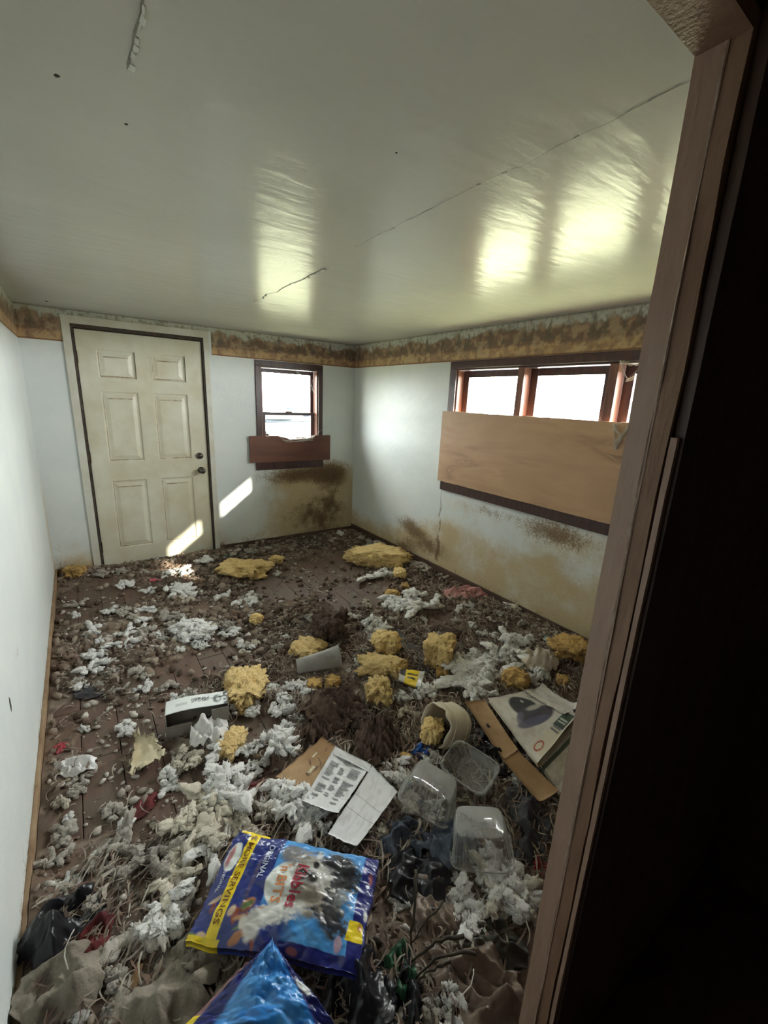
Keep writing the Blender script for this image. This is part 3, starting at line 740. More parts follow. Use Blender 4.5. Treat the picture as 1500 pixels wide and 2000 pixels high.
# ------------------------------------------------------------------ outdoors
struct(box('ground_lawn', (-20, -22, -0.75), (36, 13.5, -0.55), M['grass']))
struct(box('ground_lot', (-30, 13.5, -0.75), (36, 45, -0.56), M['road']))
def car(loc, rz, m, label, s=1.0):
    c = empty('parked_car', loc, (0, 0, rz)); tag(c, label, 'car')
    prof = [(-2.15, 0.32), (-2.2, 0.75), (-2.05, 0.92), (-1.35, 0.98), (1.0, 1.0), (1.95, 0.86), (2.2, 0.68), (2.2, 0.34)]
    cab = [(-1.45, 0.97), (-1.05, 1.44), (0.35, 1.46), (1.05, 0.99)]
    def ext(name, pr, w0, w1, mt, parent):
        bm = bmesh.new(); L_ = [bm.verts.new((x, -(w0 if z < 1.2 else w1), z)) for x, z in pr]; R_ = [bm.verts.new((x, (w0 if z < 1.2 else w1), z)) for x, z in pr]
        bm.faces.new(L_); bm.faces.new(R_[::-1]); n = len(pr)
        for i in range(n): bm.faces.new((L_[i], R_[i], R_[(i+1) % n], L_[(i+1) % n]))
        bmesh.ops.recalc_face_normals(bm, faces=bm.faces)
        bmesh.ops.bevel(bm, geom=list(bm.edges), offset=0.05, segments=2, affect='EDGES')
        return from_bm(name, bm, mt, parent, True)
    ext('body', prof, 0.86, 0.86, m, c); ext('cabin', cab, 0.80, 0.66, M['carglass'], c)
    bm = bmesh.new(); box_bm(bm, (-1.0, -0.64, 1.42), (0.33, 0.64, 1.48), 0.02); from_bm('roof', bm, m, c)
    for x in (-1.35, 1.35):
        for y in (-0.80, 0.80):
            lathe('wheel', [(-0.1, 0.2), (-0.1, 0.32), (0.1, 0.32), (0.1, 0.2)], M['tyre'], None, (0, 0, 0)).parent = c
            c.children[-1].location = (x, y, 0.32)
    return c
car((5.2, 14.9, -0.56), 0.1, M['carwhite'], 'white car parked outside beyond the small window')
car((7.2, 27.0, -0.56), 0.0, M['cardark'], 'dark car parked far back on the gravel lot')
car((8.4, 20.6, -0.56), 0.05, M['carblue'], 'blue car parked on the gravel lot')

# ------------------------------------------------------------------ debris bed on the floor
BARE = [  # (u, v, radius m, squash) places where the boards show
    (240, 1425, .30), (300, 1410, .22), (235, 1545, .30), (290, 1560, .24), (330, 1590, .14), (205, 1180, .42), (180, 1150, .30), (620, 1110, .55), (560, 1140, .45),
    (690, 1160, .40), (450, 1255, .24), (420, 1285, .20), (330, 1325, .22), (390, 1300, .2), (520, 1420, .16), (480, 1425, .16), (400, 1530, .14), (450, 1510, .12), (690, 1080, .3), (860, 1215, .2), (520, 1520, .1), (150, 1390, .15)]
BARE_P = [(P(u, v).x, P(u, v).y, r) for u, v, r in BARE]
def cover(x, y):
    x = np.asarray(x, float); y = np.asarray(y, float)
    m = np.zeros_like(x)
    for cx, cy, r in BARE_P:
        m = np.maximum(m, np.clip(1.25-np.hypot(x-cx, y-cy)/r, 0, 1))
    return np.clip(1-1.5*m+0.9*(fbm(x, y, 6, 4, 101)-0.5), 0, 1)
def Hd(x, y):
    x = np.asarray(x, float); y = np.asarray(y, float)
    k = cover(x, y)
    pile = sst(-2.3, -3.1, y)*0.035+sst(-1.7, -0.6, x)*sst(-1.6, -2.6, y)*0.03
    h = k*(0.004+0.040*np.maximum(fbm(x, y, 5, 4, 111)-0.25, 0)+0.018*fbm(x, y, 22, 3, 121)+pile)
    return h-0.010*(1-sst(0.05, 0.25, k))
def PH(u, v, dz=0.0):
    p = P(u, v, 0)
    for _ in range(3): p = P(u, v, max(float(Hd(p.x, p.y)), 0.0)+dz)
    p.x = min(max(p.x, -W+0.03), -0.03); return p

def dirt_cols(x, y, jit):
    a = np.array(srgb(114, 97, 83)); b = np.array(srgb(88, 74, 63)); c = np.array(srgb(164, 150, 134)); d = np.array(srgb(124, 99, 83))
    n = fbm(x, y, 3, 4, 131); n2 = np.clip(fbm(x, y, 17, 3, 137)+jit, 0, 1)
    col = a+(b-a)*sst(0.35, 0.6, n)[:, None]
    col = col+(c-col)*(sst(0.5, 0.85, n2)*0.8)[:, None]
    return col+(d-col)*(sst(0.55, 0.7, fbm(x, y, 7, 3, 139))*0.4)[:, None]
gx = np.linspace(-W+0.016, -0.016, 210); gy = np.linspace(-D+0.004, -0.014, 290)
X, Y = np.meshgrid(gx, gy, indexing='ij'); xs = X.ravel(); ys = Y.ravel(); zs = Hd(xs, ys)
ny = len(gy)
F = [(i*ny+j, (i+1)*ny+j, (i+1)*ny+j+1, i*ny+j+1) for i in range(len(gx)-1) for j in range(ny-1)
     if max(zs[i*ny+j], zs[(i+1)*ny+j], zs[(i+1)*ny+j+1], zs[i*ny+j+1]) > -0.0005]
o = mesh('floor_dirt', np.stack([xs, ys, zs], 1), F, M['debris'], None, False, None, dirt_cols(xs, ys, 0*xs))
tag(o, 'brown trodden dirt and shredded litter spread over the floor', 'dirt', None, 'stuff')

ICO = bmesh.new(); bmesh.ops.create_icosphere(ICO, subdivisions=1, radius=1.0)
ICO_V = np.array([v.co[:] for v in ICO.verts]); ICO_F = np.array([[v.index for v in f.verts] for f in ICO.faces]); ICO.free()
def lumps(name, n, smin, smax, colfn, seed, dens, flat=0.6, label='', cat='', mat_=None):
    r = np.random.default_rng(seed)
    x = r.uniform(-W+0.03, -0.03, n*4); y = r.uniform(-D+0.15, -0.03, n*4)
    keep = r.uniform(0, 1, n*4) < dens(x, y); x = x[keep][:n]; y = y[keep][:n]; n = len(x)
    s = (smin+(smax-smin)*r.uniform(0, 1, n)**2.2)*(1-(0.6 if name == 'litter_crumbs' else 0.1)*sst(-1.9, -2.9, y))
    nv = len(ICO_V)
    V = ICO_V[None]*r.uniform(0.7, 1.25, (n, nv, 1))
    V = V*(r.uniform(0.55, 1.6, (n, 1, 3))*np.array([1, 0.8, flat]))*s[:, None, None]
    a = r.uniform(0, 6.28, n); ca, sa = np.cos(a), np.sin(a)
    tx = r.normal(0, 0.35, n); 
    VX = V[:, :, 0]*ca[:, None]-V[:, :, 1]*sa[:, None]+x[:, None]; VY = V[:, :, 0]*sa[:, None]+V[:, :, 1]*ca[:, None]+y[:, None]
    VZ = V[:, :, 2]+V[:, :, 0]*tx[:, None]*0.5+(np.maximum(Hd(x, y), 0)+s*flat*0.35)[:, None]
    VX = np.clip(VX, -W+0.015, -0.015); VY = np.clip(VY, -D+0.005, -0.014); VZ = np.maximum(VZ, -0.002)
    F = (ICO_F[None]+(np.arange(n)*nv)[:, None, None]).reshape(-1, 3)
    cols = np.repeat(colfn(x, y, r), nv, axis=0)*r.uniform(0.85, 1.1, (n*nv, 1))
    o = mesh(name, np.stack([VX.ravel(), VY.ravel(), VZ.ravel()], 1), F, mat_ or M['debris'], None, True, None, cols)
    return tag(o, label, cat, None, 'stuff')
lumps('litter_crumbs', 13000, 0.005, 0.030, lambda x, y, r: dirt_cols(x, y, r.uniform(-0.45, 0.5, len(x))), 5,
      lambda x, y: 0.06+0.94*cover(x, y)*sst(0.25, 0.6, fbm(x, y, 4, 3, 151)), 0.75, 'countless small brown and grey crumbs of shredded litter', 'litter')
def lint_cols(x, y, r):
    k = r.uniform(0, 1, len(x))[:, None]**1.3
    return np.array(srgb(206, 200, 190))*(1-k)+np.array(srgb(120, 108, 96))*k
lumps('stuffing_lint', 4200, 0.004, 0.020, lint_cols, 6,
      lambda x, y: 0.06+0.5*sst(-2.2, -3.0, y)+0.94*sst(0.5, 0.66, fbm(x, y, 2.6, 4, 161))*(1-blob(x, y, -0.9, -1.0, 0.7, 0.9)), 0.55, 'tiny scattered flecks of off-white stuffing lint', 'lint')

def shreds(name, n, seed, label):
    r = np.random.default_rng(seed)
    x = r.uniform(-W+0.05, -0.05, n*5); y = r.uniform(-D+0.15, -0.08, n*5)
    dens = cover(x, y)*(0.25+0.75*sst(-1.3, -2.6, y))*sst(0.3, 0.55, fbm(x, y, 3, 3, 171))+0.02
    k = r.uniform(0, 1, n*5) < dens; x = x[k][:n]; y = y[k][:n]; n = len(x)
    near = sst(-1.6, -3.0, y); L_ = r.uniform(0.025, 0.07, n)*(1+1.1*near*r.uniform(0, 1, n)); wd = r.uniform(0.0007, 0.0024, n)*np.where(r.uniform(0, 1, n) < .12, 2.0, 1.0)
    ang = np.where(r.uniform(0, 1, n) < 0.55*near, 0.9+r.normal(0, 0.35, n), r.uniform(0, 6.28, n)); bend = r.normal(0, 1.7, n)
    h0 = np.maximum(Hd(x, y), 0)+r.uniform(0.002, 0.02, n); arc = r.uniform(0.0, 0.022, n); m_ = 6
    V = np.zeros((n, m_, 2, 3))
    px, py = x-np.cos(ang)*L_/2, y-np.sin(ang)*L_/2
    for i in range(m_):
        t = i/(m_-1); a_ = ang+bend*(t-0.5); w_ = wd*(0.35+np.sin(math.pi*t)); tw = r.normal(0, 0.5, n)
        z_ = h0+arc*math.sin(math.pi*t)
        for q, sg in enumerate((-1, 1)):
            V[:, i, q, 0] = px-np.sin(a_)*w_*sg; V[:, i, q, 1] = py+np.cos(a_)*w_*sg; V[:, i, q, 2] = z_+sg*w_*tw
        px = px+np.cos(a_)*L_/(m_-1); py = py+np.sin(a_)*L_/(m_-1)
    V[..., 0] = np.clip(V[..., 0], -W+0.015, -0.015); V[..., 1] = np.clip(V[..., 1], -D+0.01, -0.014)
    f0 = np.array([(2*i, 2*i+1, 2*i+3, 2*i+2) for i in range(m_-1)])
    F = (f0[None]+(np.arange(n)*m_*2)[:, None, None]).reshape(-1, 4)
    pal = np.array([srgb(160, 149, 135), srgb(146, 132, 118), srgb(126, 110, 97), srgb(102, 87, 76), srgb(176, 167, 154), srgb(132, 108, 95)])
    cols = np.repeat(pal[r.integers(0, 6, n)]*r.uniform(0.75, 1.1, (n, 1)), m_*2, axis=0)
    return tag(mesh(name, V.reshape(-1, 3), F, M['debris'], None, True, None, cols), label, 'litter', None, 'stuff')
shreds('shredded_fibre', 14000, 8, 'shredded grey and brown fibre strands matted over the floor')

# ------------------------------------------------------------------ stuffing tufts
ICO3 = bmesh.new(); bmesh.ops.create_icosphere(ICO3, subdivisions=3, radius=1.0)
I3V = [v.co.copy() for v in ICO3.verts]; I3F = [[v.index for v in f.verts] for f in ICO3.faces]; ICO3.free()
def tuft_mesh(seed, nl, strand=False, flat=0.55, big=False):
    r = random.Random(seed); V = []; F = []
    ang = r.uniform(0, 6.28); px, py = 0.0, 0.0
    for l in range(nl):
        if strand:
            ang += r.uniform(-0.7, 0.7)
            if l and l % 4 == 0: ang += r.choice((-2, 2)); px *= .3; py *= .3
            st = 0.20; sz = Vector((r.uniform(0.16, 0.27), r.uniform(0.09, 0.15), r.uniform(0.08, 0.14))); rot = Euler((0, r.uniform(-.4, .4), ang))
            px += math.cos(ang)*st; py += math.sin(ang)*st; off = Vector((px, py, r.uniform(0.05, 0.22)))
        else:
            a = r.uniform(0, 6.28); d = 0.36*r.random()**0.6
            sz = Vector((r.uniform(0.08, 0.19), r.uniform(0.08, 0.15), r.uniform(0.07, 0.14))); rot = Euler((r.uniform(-.6, .6), r.uniform(-.6, .6), r.uniform(0, 6.28)))
            off = Vector((math.cos(a)*d*1.25, math.sin(a)*d*0.8, r.uniform(0.05, 0.25)*(1-d)))
            if big:      # a spread-out wad: many small teased lobes, some drawn out
                sz = sz*0.62; sz.x *= r.uniform(1.0, 2.2); off = Vector((off.x*1.15, off.y*1.25, off.z*0.9+0.06*math.sin(off.x*9+seed)))
        b = len(V); o1 = Vector((r.uniform(0, 50), r.uniform(0, 50), r.uniform(0, 50)))
        for v in I3V:
            k = 1+0.62*noise.fractal(v*1.7+o1, 0.75, 2.1, 4)+0.12*abs(noise.noise(v*4.5+o1))+0.08*noise.noise(v*11+o1)
            q = Vector((v.x*sz.x, v.y*sz.y, v.z*sz.z))*max(k, 0.25); q.rotate(rot); V.append(q+off)
        F += [[i+b for i in f] for f in I3F]
    A = np.array(V); A -= (A.max(0)+A.min(0))/2; A[:, :2] /= (A[:, 0].max()-A[:, 0].min()); A[:, 2] *= flat/(A[:, 2].max()-A[:, 2].min())*0.8
    A[:, 2] -= A[:, 2].min()
    V = [Vector(a) for a in A]; n0 = len(V)
    for k in range(150):                      # loose fibres
        p = V[r.randrange(n0)]; d = Vector((p.x*1.2, p.y*1.6, (p.z-0.1)*1.5))+Vector((r.gauss(0, .3), r.gauss(0, .3), r.gauss(0, .3)))
        if d.length < 1e-3: continue
        d.normalize(); L_ = r.uniform(0.05, 0.13); w = d.orthogonal().normalized()*0.004
        m_ = p+d*L_*0.6; e = p+d*L_+Vector((r.gauss(0, .03), r.gauss(0, .03), r.gauss(0, .03))); b = len(V)
        for q in (p-w, p+w, m_+w, m_-w, e): 
            q = Vector(q); q.z = max(q.z, 0.0); V.append(q)
        F += [[b, b+1, b+2, b+3], [b+3, b+2, b+4]]
    me = bpy.data.meshes.new('tuft'); me.from_pydata([tuple(v) for v in V], [], F); me.update()
    me.polygons.foreach_set('use_smooth', [True]*len(me.polygons)); return me
BASE = [tuft_mesh(200+i, 11+i % 5, False) for i in range(9)]+[tuft_mesh(300+i, 13, True, 0.4) for i in range(5)]+[tuft_mesh(400+i, 30, False, 0.42, True) for i in range(5)]
for me in BASE: me.materials.append(M['fluff_w'])

CN = {'w': 'white', 'g': 'grey soiled', 'b': 'cream stained'}
TUFTS = []
n_tuft = [0]
def tuft(u, v, wpx, key='w', strand=None, dz=0.0, asp=None, label=None, flat=1.0, rot=None):
    p = PH(u, v); r = rng
    w = wpx/ppm(p)*1.12
    st = r.random() < 0.25 if strand is None else strand
    me = BASE[r.randrange(9, 14) if st else (r.randrange(14, 19) if w > 0.13 else r.randrange(0, 9))]
    o = link(bpy.data.objects.new('stuffing_tuft', me)); o.material_slots[0].link = 'OBJECT'; o.material_slots[0].material = M['fluff_'+key]
    a = asp or r.uniform(0.75, 1.15)
    o.scale = (w, w*a, w*flat*r.uniform(0.75, 1.05)*(1.0 if w < 0.25 else 0.8))
    o.rotation_euler = (r.uniform(-.06, .06), r.uniform(-.06, .06), r.uniform(0, 6.28) if rot is None else rot)
    hw = w*0.5
    o.location = (min(max(p.x, -W+hw*0.8+0.01), -hw*0.8-0.01), min(p.y, -hw*0.7-0.015), p.z-0.004+dz)
    TUFTS.append((o, key, st, w))
    n_tuft[0] += 1
    return o
T1 = '''149 1183 40 g|197 1123 35 g|237 1119 30 g|248 1146 38 w|283 1119 22 g|332 1124 45 w|362 1121 35 w|292 1157 30 w|354 1161 65 w|384 1161 24 w|215 1196 35 w|248 1196 40 g|292 1192 35 w|281 1214 30 w|263 1234 35 w|340 1209 50 g|178 1236 45 w|208 1249 35 w|285 1247 50 g|314 1245 35 w|373 1229 75 w|380 1247 70 w|391 1262 40 w|446 1236 50 w|435 1170 40 w|479 1181 50 w|494 1167 30 w|248 1262 40 w|193 1277 50 w|204 1255 30 g|182 1310 55 w|156 1343 30 w|270 1313 35 g|351 1271 22 w|285 1346 40 w|325 1346 40 g|351 1372 45 w|373 1361 50 g|464 1387 34 w|494 1392 38 w|483 1264 40 w|545 1266 30 g|538 1350 40 w|578 1343 45 w|552 1385 65 w|541 1123 22 w|501 1112 22 g|490 1080 30 g|457 1082 28 g|398 1099 35 w
664 1044 24 w|648 1056 20 g|704 1052 22 g|732 1066 45 g|730 1128 36 w|756 1122 30 w|818 1106 45 g|842 1114 30 g|686 1208 35 w|736 1228 60 w|610 1212 30 g|810 1168 50 w|774 1186 60 w|822 1190 50 w|826 1212 22 w|858 1168 20 w|896 1194 28 w|920 1190 25 g|862 1240 30 g|922 1228 28 w|956 1244 38 w|998 1256 60 w|1042 1256 22 g|1018 1220 20 g|974 1200 30 g|894 1292 38 w|930 1296 60 w|982 1288 60 w|926 1336 75 w|934 1364 62 w|1042 1324 45 w|1126 1268 30 g|830 1316 22 g|786 1364 44 w|834 1356 60 w|802 1392 48 b|590 1348 45 w|566 1386 36 w|560 1248 20 w
164 1426 26 w|248 1430 46 w|160 1525 48 g|156 1544 36 g|417 1474 54 w|365 1489 60 b|329 1518 42 w|332 1540 46 w|348 1500 36 b|490 1467 56 w|549 1456 70 w|563 1426 40 w|582 1404 30 w|501 1500 62 w|486 1518 36 g|222 1588 46 g|248 1613 46 w|131 1632 62 g|134 1599 26 w|120 1573 36 b|105 1679 62 g|197 1672 38 w|446 1555 100 w|417 1599 92 b|380 1613 70 b|410 1665 70 w|354 1672 60 b|470 1600 60 b|520 1590 55 g
556 1570 84 w|582 1591 64 w|602 1572 84 w|774 1508 62 w|790 1528 42 w|802 1576 52 b|846 1592 60 w|810 1614 32 w|738 1628 36 b|988 1492 24 w|1008 1526 30 w|946 1688 54 w|988 1690 34 w|798 1712 28 b|858 1704 28 b|1010 1608 16 w|197 1677 40 w|149 1723 30 w|165 1803 30 w|307 1805 80 w|320 1773 50 g|181 1771 50 g|345 1720 60 b|330 1700 60 g|365 1760 50 b|227 1920 55 g|219 1981 42 g|149 1990 52 w
796 1728 32 w|777 1781 42 w|900 1781 78 w|967 1717 110 b|1020 1728 62 b|1003 1760 100 w|967 1785 70 b|1030 1795 42 b|876 1816 36 w|807 1893 40 b|833 1968 60 g|876 1985 90 w|993 1988 42 w|850 1420 20 w|700 1290 18 w|640 1440 18 w'''
for line in T1.split('\n'):
    for it in line.split('|'):
        u, v, w, k = it.split(); tuft(float(u), float(v), float(w), k)
# ropes of batting
for u, v, w, k in ((380, 1640, 130, 'b'), (350, 1720, 120, 'b'), (440, 1545, 110, 'w'), (985, 1735, 130, 'w'), (1000, 1770, 120, 'b'), (300, 1690, 110, 'g'), (250, 1660, 110, 'g'), (290, 1830, 100, 'g'), (930, 1320, 80, 'w'), (600, 1590, 90, 'w')):
    tuft(u, v, w, k, True)
for u, v, w, k in ((932, 1302, 82, 'w'), (922, 1346, 92, 'w'), (985, 1284, 78, 'w'), (1006, 1257, 72, 'w'), (1050, 1326, 60, 'w'), (898, 1292, 52, 'w'), (905, 1782, 96, 'w'), (958, 1698, 84, 'w'), (1004, 1748, 112, 'w'), (560, 1575, 110, 'w'), (610, 1600, 90, 'w'), (460, 1560, 110, 'w'), (548, 1460, 84, 'w'), (400, 1600, 110, 'b'), (330, 1790, 100, 'w'), (375, 1236, 84, 'w'), (775, 1184, 72, 'w')):
    tuft(u, v, w, k, False, flat=1.1)
# smaller tufts strewn between
zr = random.Random(99)
SC = [((130, 330), (1180, 1360), 22), ((250, 520), (1110, 1280), 18), ((680, 1060), (1150, 1330), 26), ((90, 330), (1590, 1990), 26), ((780, 1040), (1480, 1850), 16)]
for (ua, ub), (va, vb), n in SC:
    for _ in range(n):
        v = zr.uniform(va, vb); tuft(zr.uniform(ua, ub), v, zr.uniform(12, 24)*(1+0.6*(v-1100)/900), zr.choice('wggb'))

# ------------------------------------------------------------------ foam chunks
def foam(u, v, wpx, hpx, label, m='foam', seed=0, flat=0.45, pits=0.05, square=0.5, rot=None, dz=0.0, tilt=0.0):
    p = PH(u, v+hpx*0.15); k = ppm(p); r = random.Random(900+seed)
    w = wpx/k; dpt = max(hpx/k*1.3, 0.05); ht = max(min(w, dpt)*flat, 0.025)
    bm = bmesh.new(); bmesh.ops.create_cube(bm, size=2.0)
    bmesh.ops.subdivide_edges(bm, edges=list(bm.edges), cuts=17, use_grid_fill=True)
    o1 = Vector((r.uniform(0, 99), r.uniform(0, 99), r.uniform(0, 99)))
    for q in bm.verts:
        c = q.co.copy(); sp = c.normalized()*1.15; c = c*square+sp*(1-square)
        side = math.hypot(c.x, c.y)
        k1 = 1+0.42*noise.fractal(Vector((c.x*1.5, c.y*1.5, c.z*0.5))+o1, 0.6, 2.2, 5)
        c.x *= k1; c.y *= k1; c.z *= 1+0.25*noise.noise(c*1.6+o1*2)
        cell = noise.noise(c*4+o1)*(pits+.03)*1.8-abs(noise.noise(c*9+o1))*(pits+.02)*2.6+pits*0.5
        c += c.normalized()*cell
        q.co = Vector((c.x*w/2*0.92, c.y*dpt/2, max(c.z, -0.8)*ht/2))
    zmin = min(q.co.z for q in bm.verts)
    for q in bm.verts: q.co.z -= zmin
    o = from_bm('foam_chunk', bm, M[m], None, True)
    x = min(max(p.x, -W+w*0.5+0.02), -w*0.5-0.02)
    o.location = (x, min(p.y, -dpt*0.5-0.02), p.z-0.006+dz); o.rotation_euler = (tilt, 0, r.uniform(-.5, .5)-YAW*0.8 if rot is None else rot)
    return tag(o, label, 'foam')
R0 = -YAW
FO = [(475, 1112, 88, 46, 'large flat torn yellow foam slab on the floor before the entry door', 'foam', .42, .07),
 (540, 1095, 26, 18, 'small yellow foam scrap to the right of the large slab by the door', 'foam', .6, .05),
 (740, 1092, 108, 42, 'long ragged yellow foam slab lying near the room corner', 'foam', .62, .09),
 (781, 1124, 24, 22, 'small rounded foam lump just below the long slab by the corner', 'foam', .8, .03),
 (791, 1146, 15, 14, 'tiny orange foam bit beneath the rounded lump', 'foam_dirty', .7, .03),
 (767, 1161, 26, 16, 'small soiled orange foam piece above the white stuffing by the right wall', 'foam_dirty', .6, .04),
 (501, 1212, 24, 18, 'small lone foam nub in the middle of the grey litter', 'foam', .8, .04),
 (600, 1270, 60, 42, 'jagged torn foam piece under the brown fluffy heap', 'foam', .5, .05),
 (752, 1262, 48, 40, 'lumpy foam knot on top of the pitted slab', 'foam', .8, .05),
 (745, 1304, 92, 42, 'pitted yellow foam slab beside the yellow packet', 'foam', .5, .10),
 (857, 1281, 54, 46, 'blocky smooth foam cube next to the dark ribbed strip', 'foam', .95, .03),
 (863, 1316, 24, 18, 'small dirty foam scrap below the blocky cube', 'foam_dirty', .7, .04),
 (738, 1356, 50, 46, 'round coarse-celled foam disc below the pitted slab', 'foam', .75, .12),
 (482, 1338, 84, 80, 'coarse crumbly foam slab leaning above the open carton', 'foam', .4, .12),
 (648, 1332, 30, 22, 'small triangular foam piece right of the clear cup', 'foam_dirty', .6, .04),
 (614, 1336, 30, 20, 'thin foam sliver below the clear cup', 'foam_dirty', .5, .04),
 (1005, 1330, 50, 32, 'foam lump behind the printed magazine', 'foam_dirty', .7, .05),
 (1115, 1266, 74, 50, 'wide soiled foam slab leaning by the right wall baseboard', 'foam_dirty', .45, .06),
 (146, 1121, 34, 20, 'dingy foam block in the corner left of the entry door', 'foam_dirty', .8, .05),
 (452, 1450, 44, 52, 'bright foam wedge behind the white plastic bag', 'foam', .6, .03),
 (792, 1483, 22, 16, 'small foam crumb above the clear trays', 'foam_dirty', .7, .04),
 (472, 1388, 16, 14, 'tiny foam crumb stuck in white fluff below the crumbly slab', 'foam', .7, .04),
 (1098, 1330, 24, 18, 'pale foam crumb on the beige plastic bag', 'foam_dirty', .7, .04)]
for i, (u, v, w, h, lab, m, fl, pt) in enumerate(FO):
    foam(u, v, w, h, lab, m, i, fl, pt, 0.78 if 'block' in lab else 0.35, R0+rng.uniform(-.3, .3))

# ------------------------------------------------------------------ sheets, films and rags
def sheet(name, px, zs, n=(24, 24), amp=0.004, wsc=14, m=None, paint=None, seed=0, thick=0.0015, curl=0.0, ragged=0.0, bow=None, sub=1):
    """px: 4 floor-plan corners given as (u,v), order s0t0, s0t1, s1t1, s1t0; zs: heights above the floor at these corners"""
    A, B_, C_, D_ = [np.array(P(u, v, z)) for (u, v), z in zip(px, zs)]
    def surf(s, t, off=0.0):
        s = np.asarray(s, float); t = np.asarray(t, float)
        if ragged:
            e = ragged*(fbm(s*3+seed, t*3, 5, 4, seed+3)-0.5)*2
            k = np.minimum(np.minimum(s, 1-s), np.minimum(t, 1-t)); wgt = sst(0.25, 0.0, k)
            s2 = s+e*wgt*np.sign(s-0.5); t2 = t+ragged*(fbm(s*3, t*3+seed, 5, 4, seed+5)-0.5)*2*wgt*np.sign(t-0.5)
        else: s2, t2 = s, t
        q = (A[None]*((1-s2)*(1-t2))[:, None]+B_[None]*((1-s2)*t2)[:, None]+C_[None]*(s2*t2)[:, None]+D_[None]*(s2*(1-t2))[:, None])
        dz = amp*(fbm(s*wsc*0.3, t*wsc*0.3, 1, 3, seed+7)-0.5)*2+amp*0.5*np.abs(fbm(s*wsc*0.6+9, t*wsc*0.6, 1, 3, seed+11)-0.5)*2
        if curl: dz = dz+curl*(np.abs(2*t-1)**4+np.abs(2*s-1)**4)*(0.3+fbm(s*2, t*2, 1, 2, seed+13))
        if bow is not None: dz = dz+bow(s, t)
        q[:, 2] += dz+off
        return q
    ns, nt = n
    s, t = np.meshgrid(np.linspace(0, 1, ns+1), np.linspace(0, 1, nt+1), indexing='ij'); s = s.ravel(); t = t.ravel()
    Q = surf(s, t)
    F = [(i*(nt+1)+j, (i+1)*(nt+1)+j, (i+1)*(nt+1)+j+1, i*(nt+1)+j+1) for i in range(ns) for j in range(nt)]
    n_ = np.cross(Q[(nt+1)]-Q[0], Q[1]-Q[0])
    if n_[2] < 0: F = [f[::-1] for f in F]
    cols = paint(s, t) if paint else None
    k = len(Q); V = np.concatenate([Q, Q-np.array([0, 0, thick])]); F2 = F+[tuple(i+k for i in f[::-1]) for f in F]
    bd = [i*(nt+1) for i in range(ns+1)]+[ns*(nt+1)+j for j in range(1, nt+1)]+[i*(nt+1)+nt for i in range(ns-1, -1, -1)]+[j for j in range(nt-1, 0, -1)]
    for a, b in zip(bd, bd[1:]+bd[:1]): F2.append((a, b, b+k, a+k))
    if cols is not None: cols = np.concatenate([cols, cols])
    o = mesh(name, V, F2, m, None, True, None, cols)
    return o, surf
def crumple(name, u, v, wpx, hpx, m, label, cat, amp=0.04, seed=0, n=46, rot=None, freq=3.0, dz=0.0, outline=0.35, lift=0.0, obj_m=None):
    p = PH(u, v, dz); k = ppm(p); r = np.random.default_rng(seed+40)
    w = wpx/k; h = hpx/k*1.35
    ring = 26; V = [(0.0, 0.0)]; F = []
    th = np.linspace(0, 2*math.pi, 73)[:-1]
    rad = 1+outline*(fbm(np.cos(th)*1.5+seed, np.sin(th)*1.5, 1.4, 4, seed)-0.5)*2
    pts = np.concatenate([[[0, 0]]]+[np.stack([np.cos(th)*rad*i/ring, np.sin(th)*rad*i/ring], 1) for i in range(1, ring+1)])
    x, y = pts[:, 0], pts[:, 1]; rr = np.hypot(x, y)
    wx = x+0.55*(fbm(x, y, 1.3, 3, seed+1)-0.5)+0.12*(fbm(x, y, 5, 2, seed+21)-0.5); wy = y+0.55*(fbm(x, y, 1.3, 3, seed+2)-0.5)+0.12*(fbm(x, y, 5, 2, seed+22)-0.5)
    z = np.zeros(len(x))
    for i, wt in enumerate((1.0, 0.55, 0.3)):
        a = r.uniform(0, 6.28); f = freq*(0.8, 1.3, 2.1)[i]*r.uniform(0.9, 1.2); ph = r.uniform(0, 6.28)
        rd = 1-np.sqrt(np.sin((wx*math.cos(a)+wy*math.sin(a))*f+ph)**2+0.02)
        z += wt*rd*(0.35+1.1*fbm(x, y, 1.6, 2, seed+30+i))
    z = z*0.75+0.30*(fbm(x, y, 4, 4, seed+3)-0.35)
    z = amp*np.maximum(z, 0)*(1-0.55*np.minimum(rr, 1)**3)+lift*(1-rr**2)
    X = x*w/2*(1-0.12*z/amp); Yv = y*h/2*(1-0.12*z/amp)
    m_n = len(th)
    for k2 in range(m_n): F.append((0, 1+k2, 1+(k2+1) % m_n))
    for i in range(ring-1):
        for k2 in range(m_n):
            a = 1+i*m_n+k2; b = 1+i*m_n+(k2+1) % m_n; F.append((a, a+m_n, b+m_n, b))
    Vt = np.stack([X, Yv, z+0.001], 1); nb = len(Vt)
    Vb = Vt-np.array([0, 0, 0.003]); Vb[:, 2] = np.maximum(Vb[:, 2], -0.004)
    F2 = F+[tuple(i+nb for i in f[::-1]) for f in F]
    e0 = 1+(ring-1)*m_n
    for k2 in range(m_n): a, b = e0+k2, e0+(k2+1) % m_n; F2.append((a, a+nb, b+nb, b))
    o = mesh(name, np.concatenate([Vt, Vb]), F2, m, None, True)
    ext = max(w, h)*0.5
    o.location = (min(max(p.x, -W+ext*0.75+0.02), -ext*0.75-0.02), min(p.y, -ext*0.6), p.z)
    o.rotation_euler = (0, 0, R0 if rot is None else rot)
    return tag(o, label, cat)

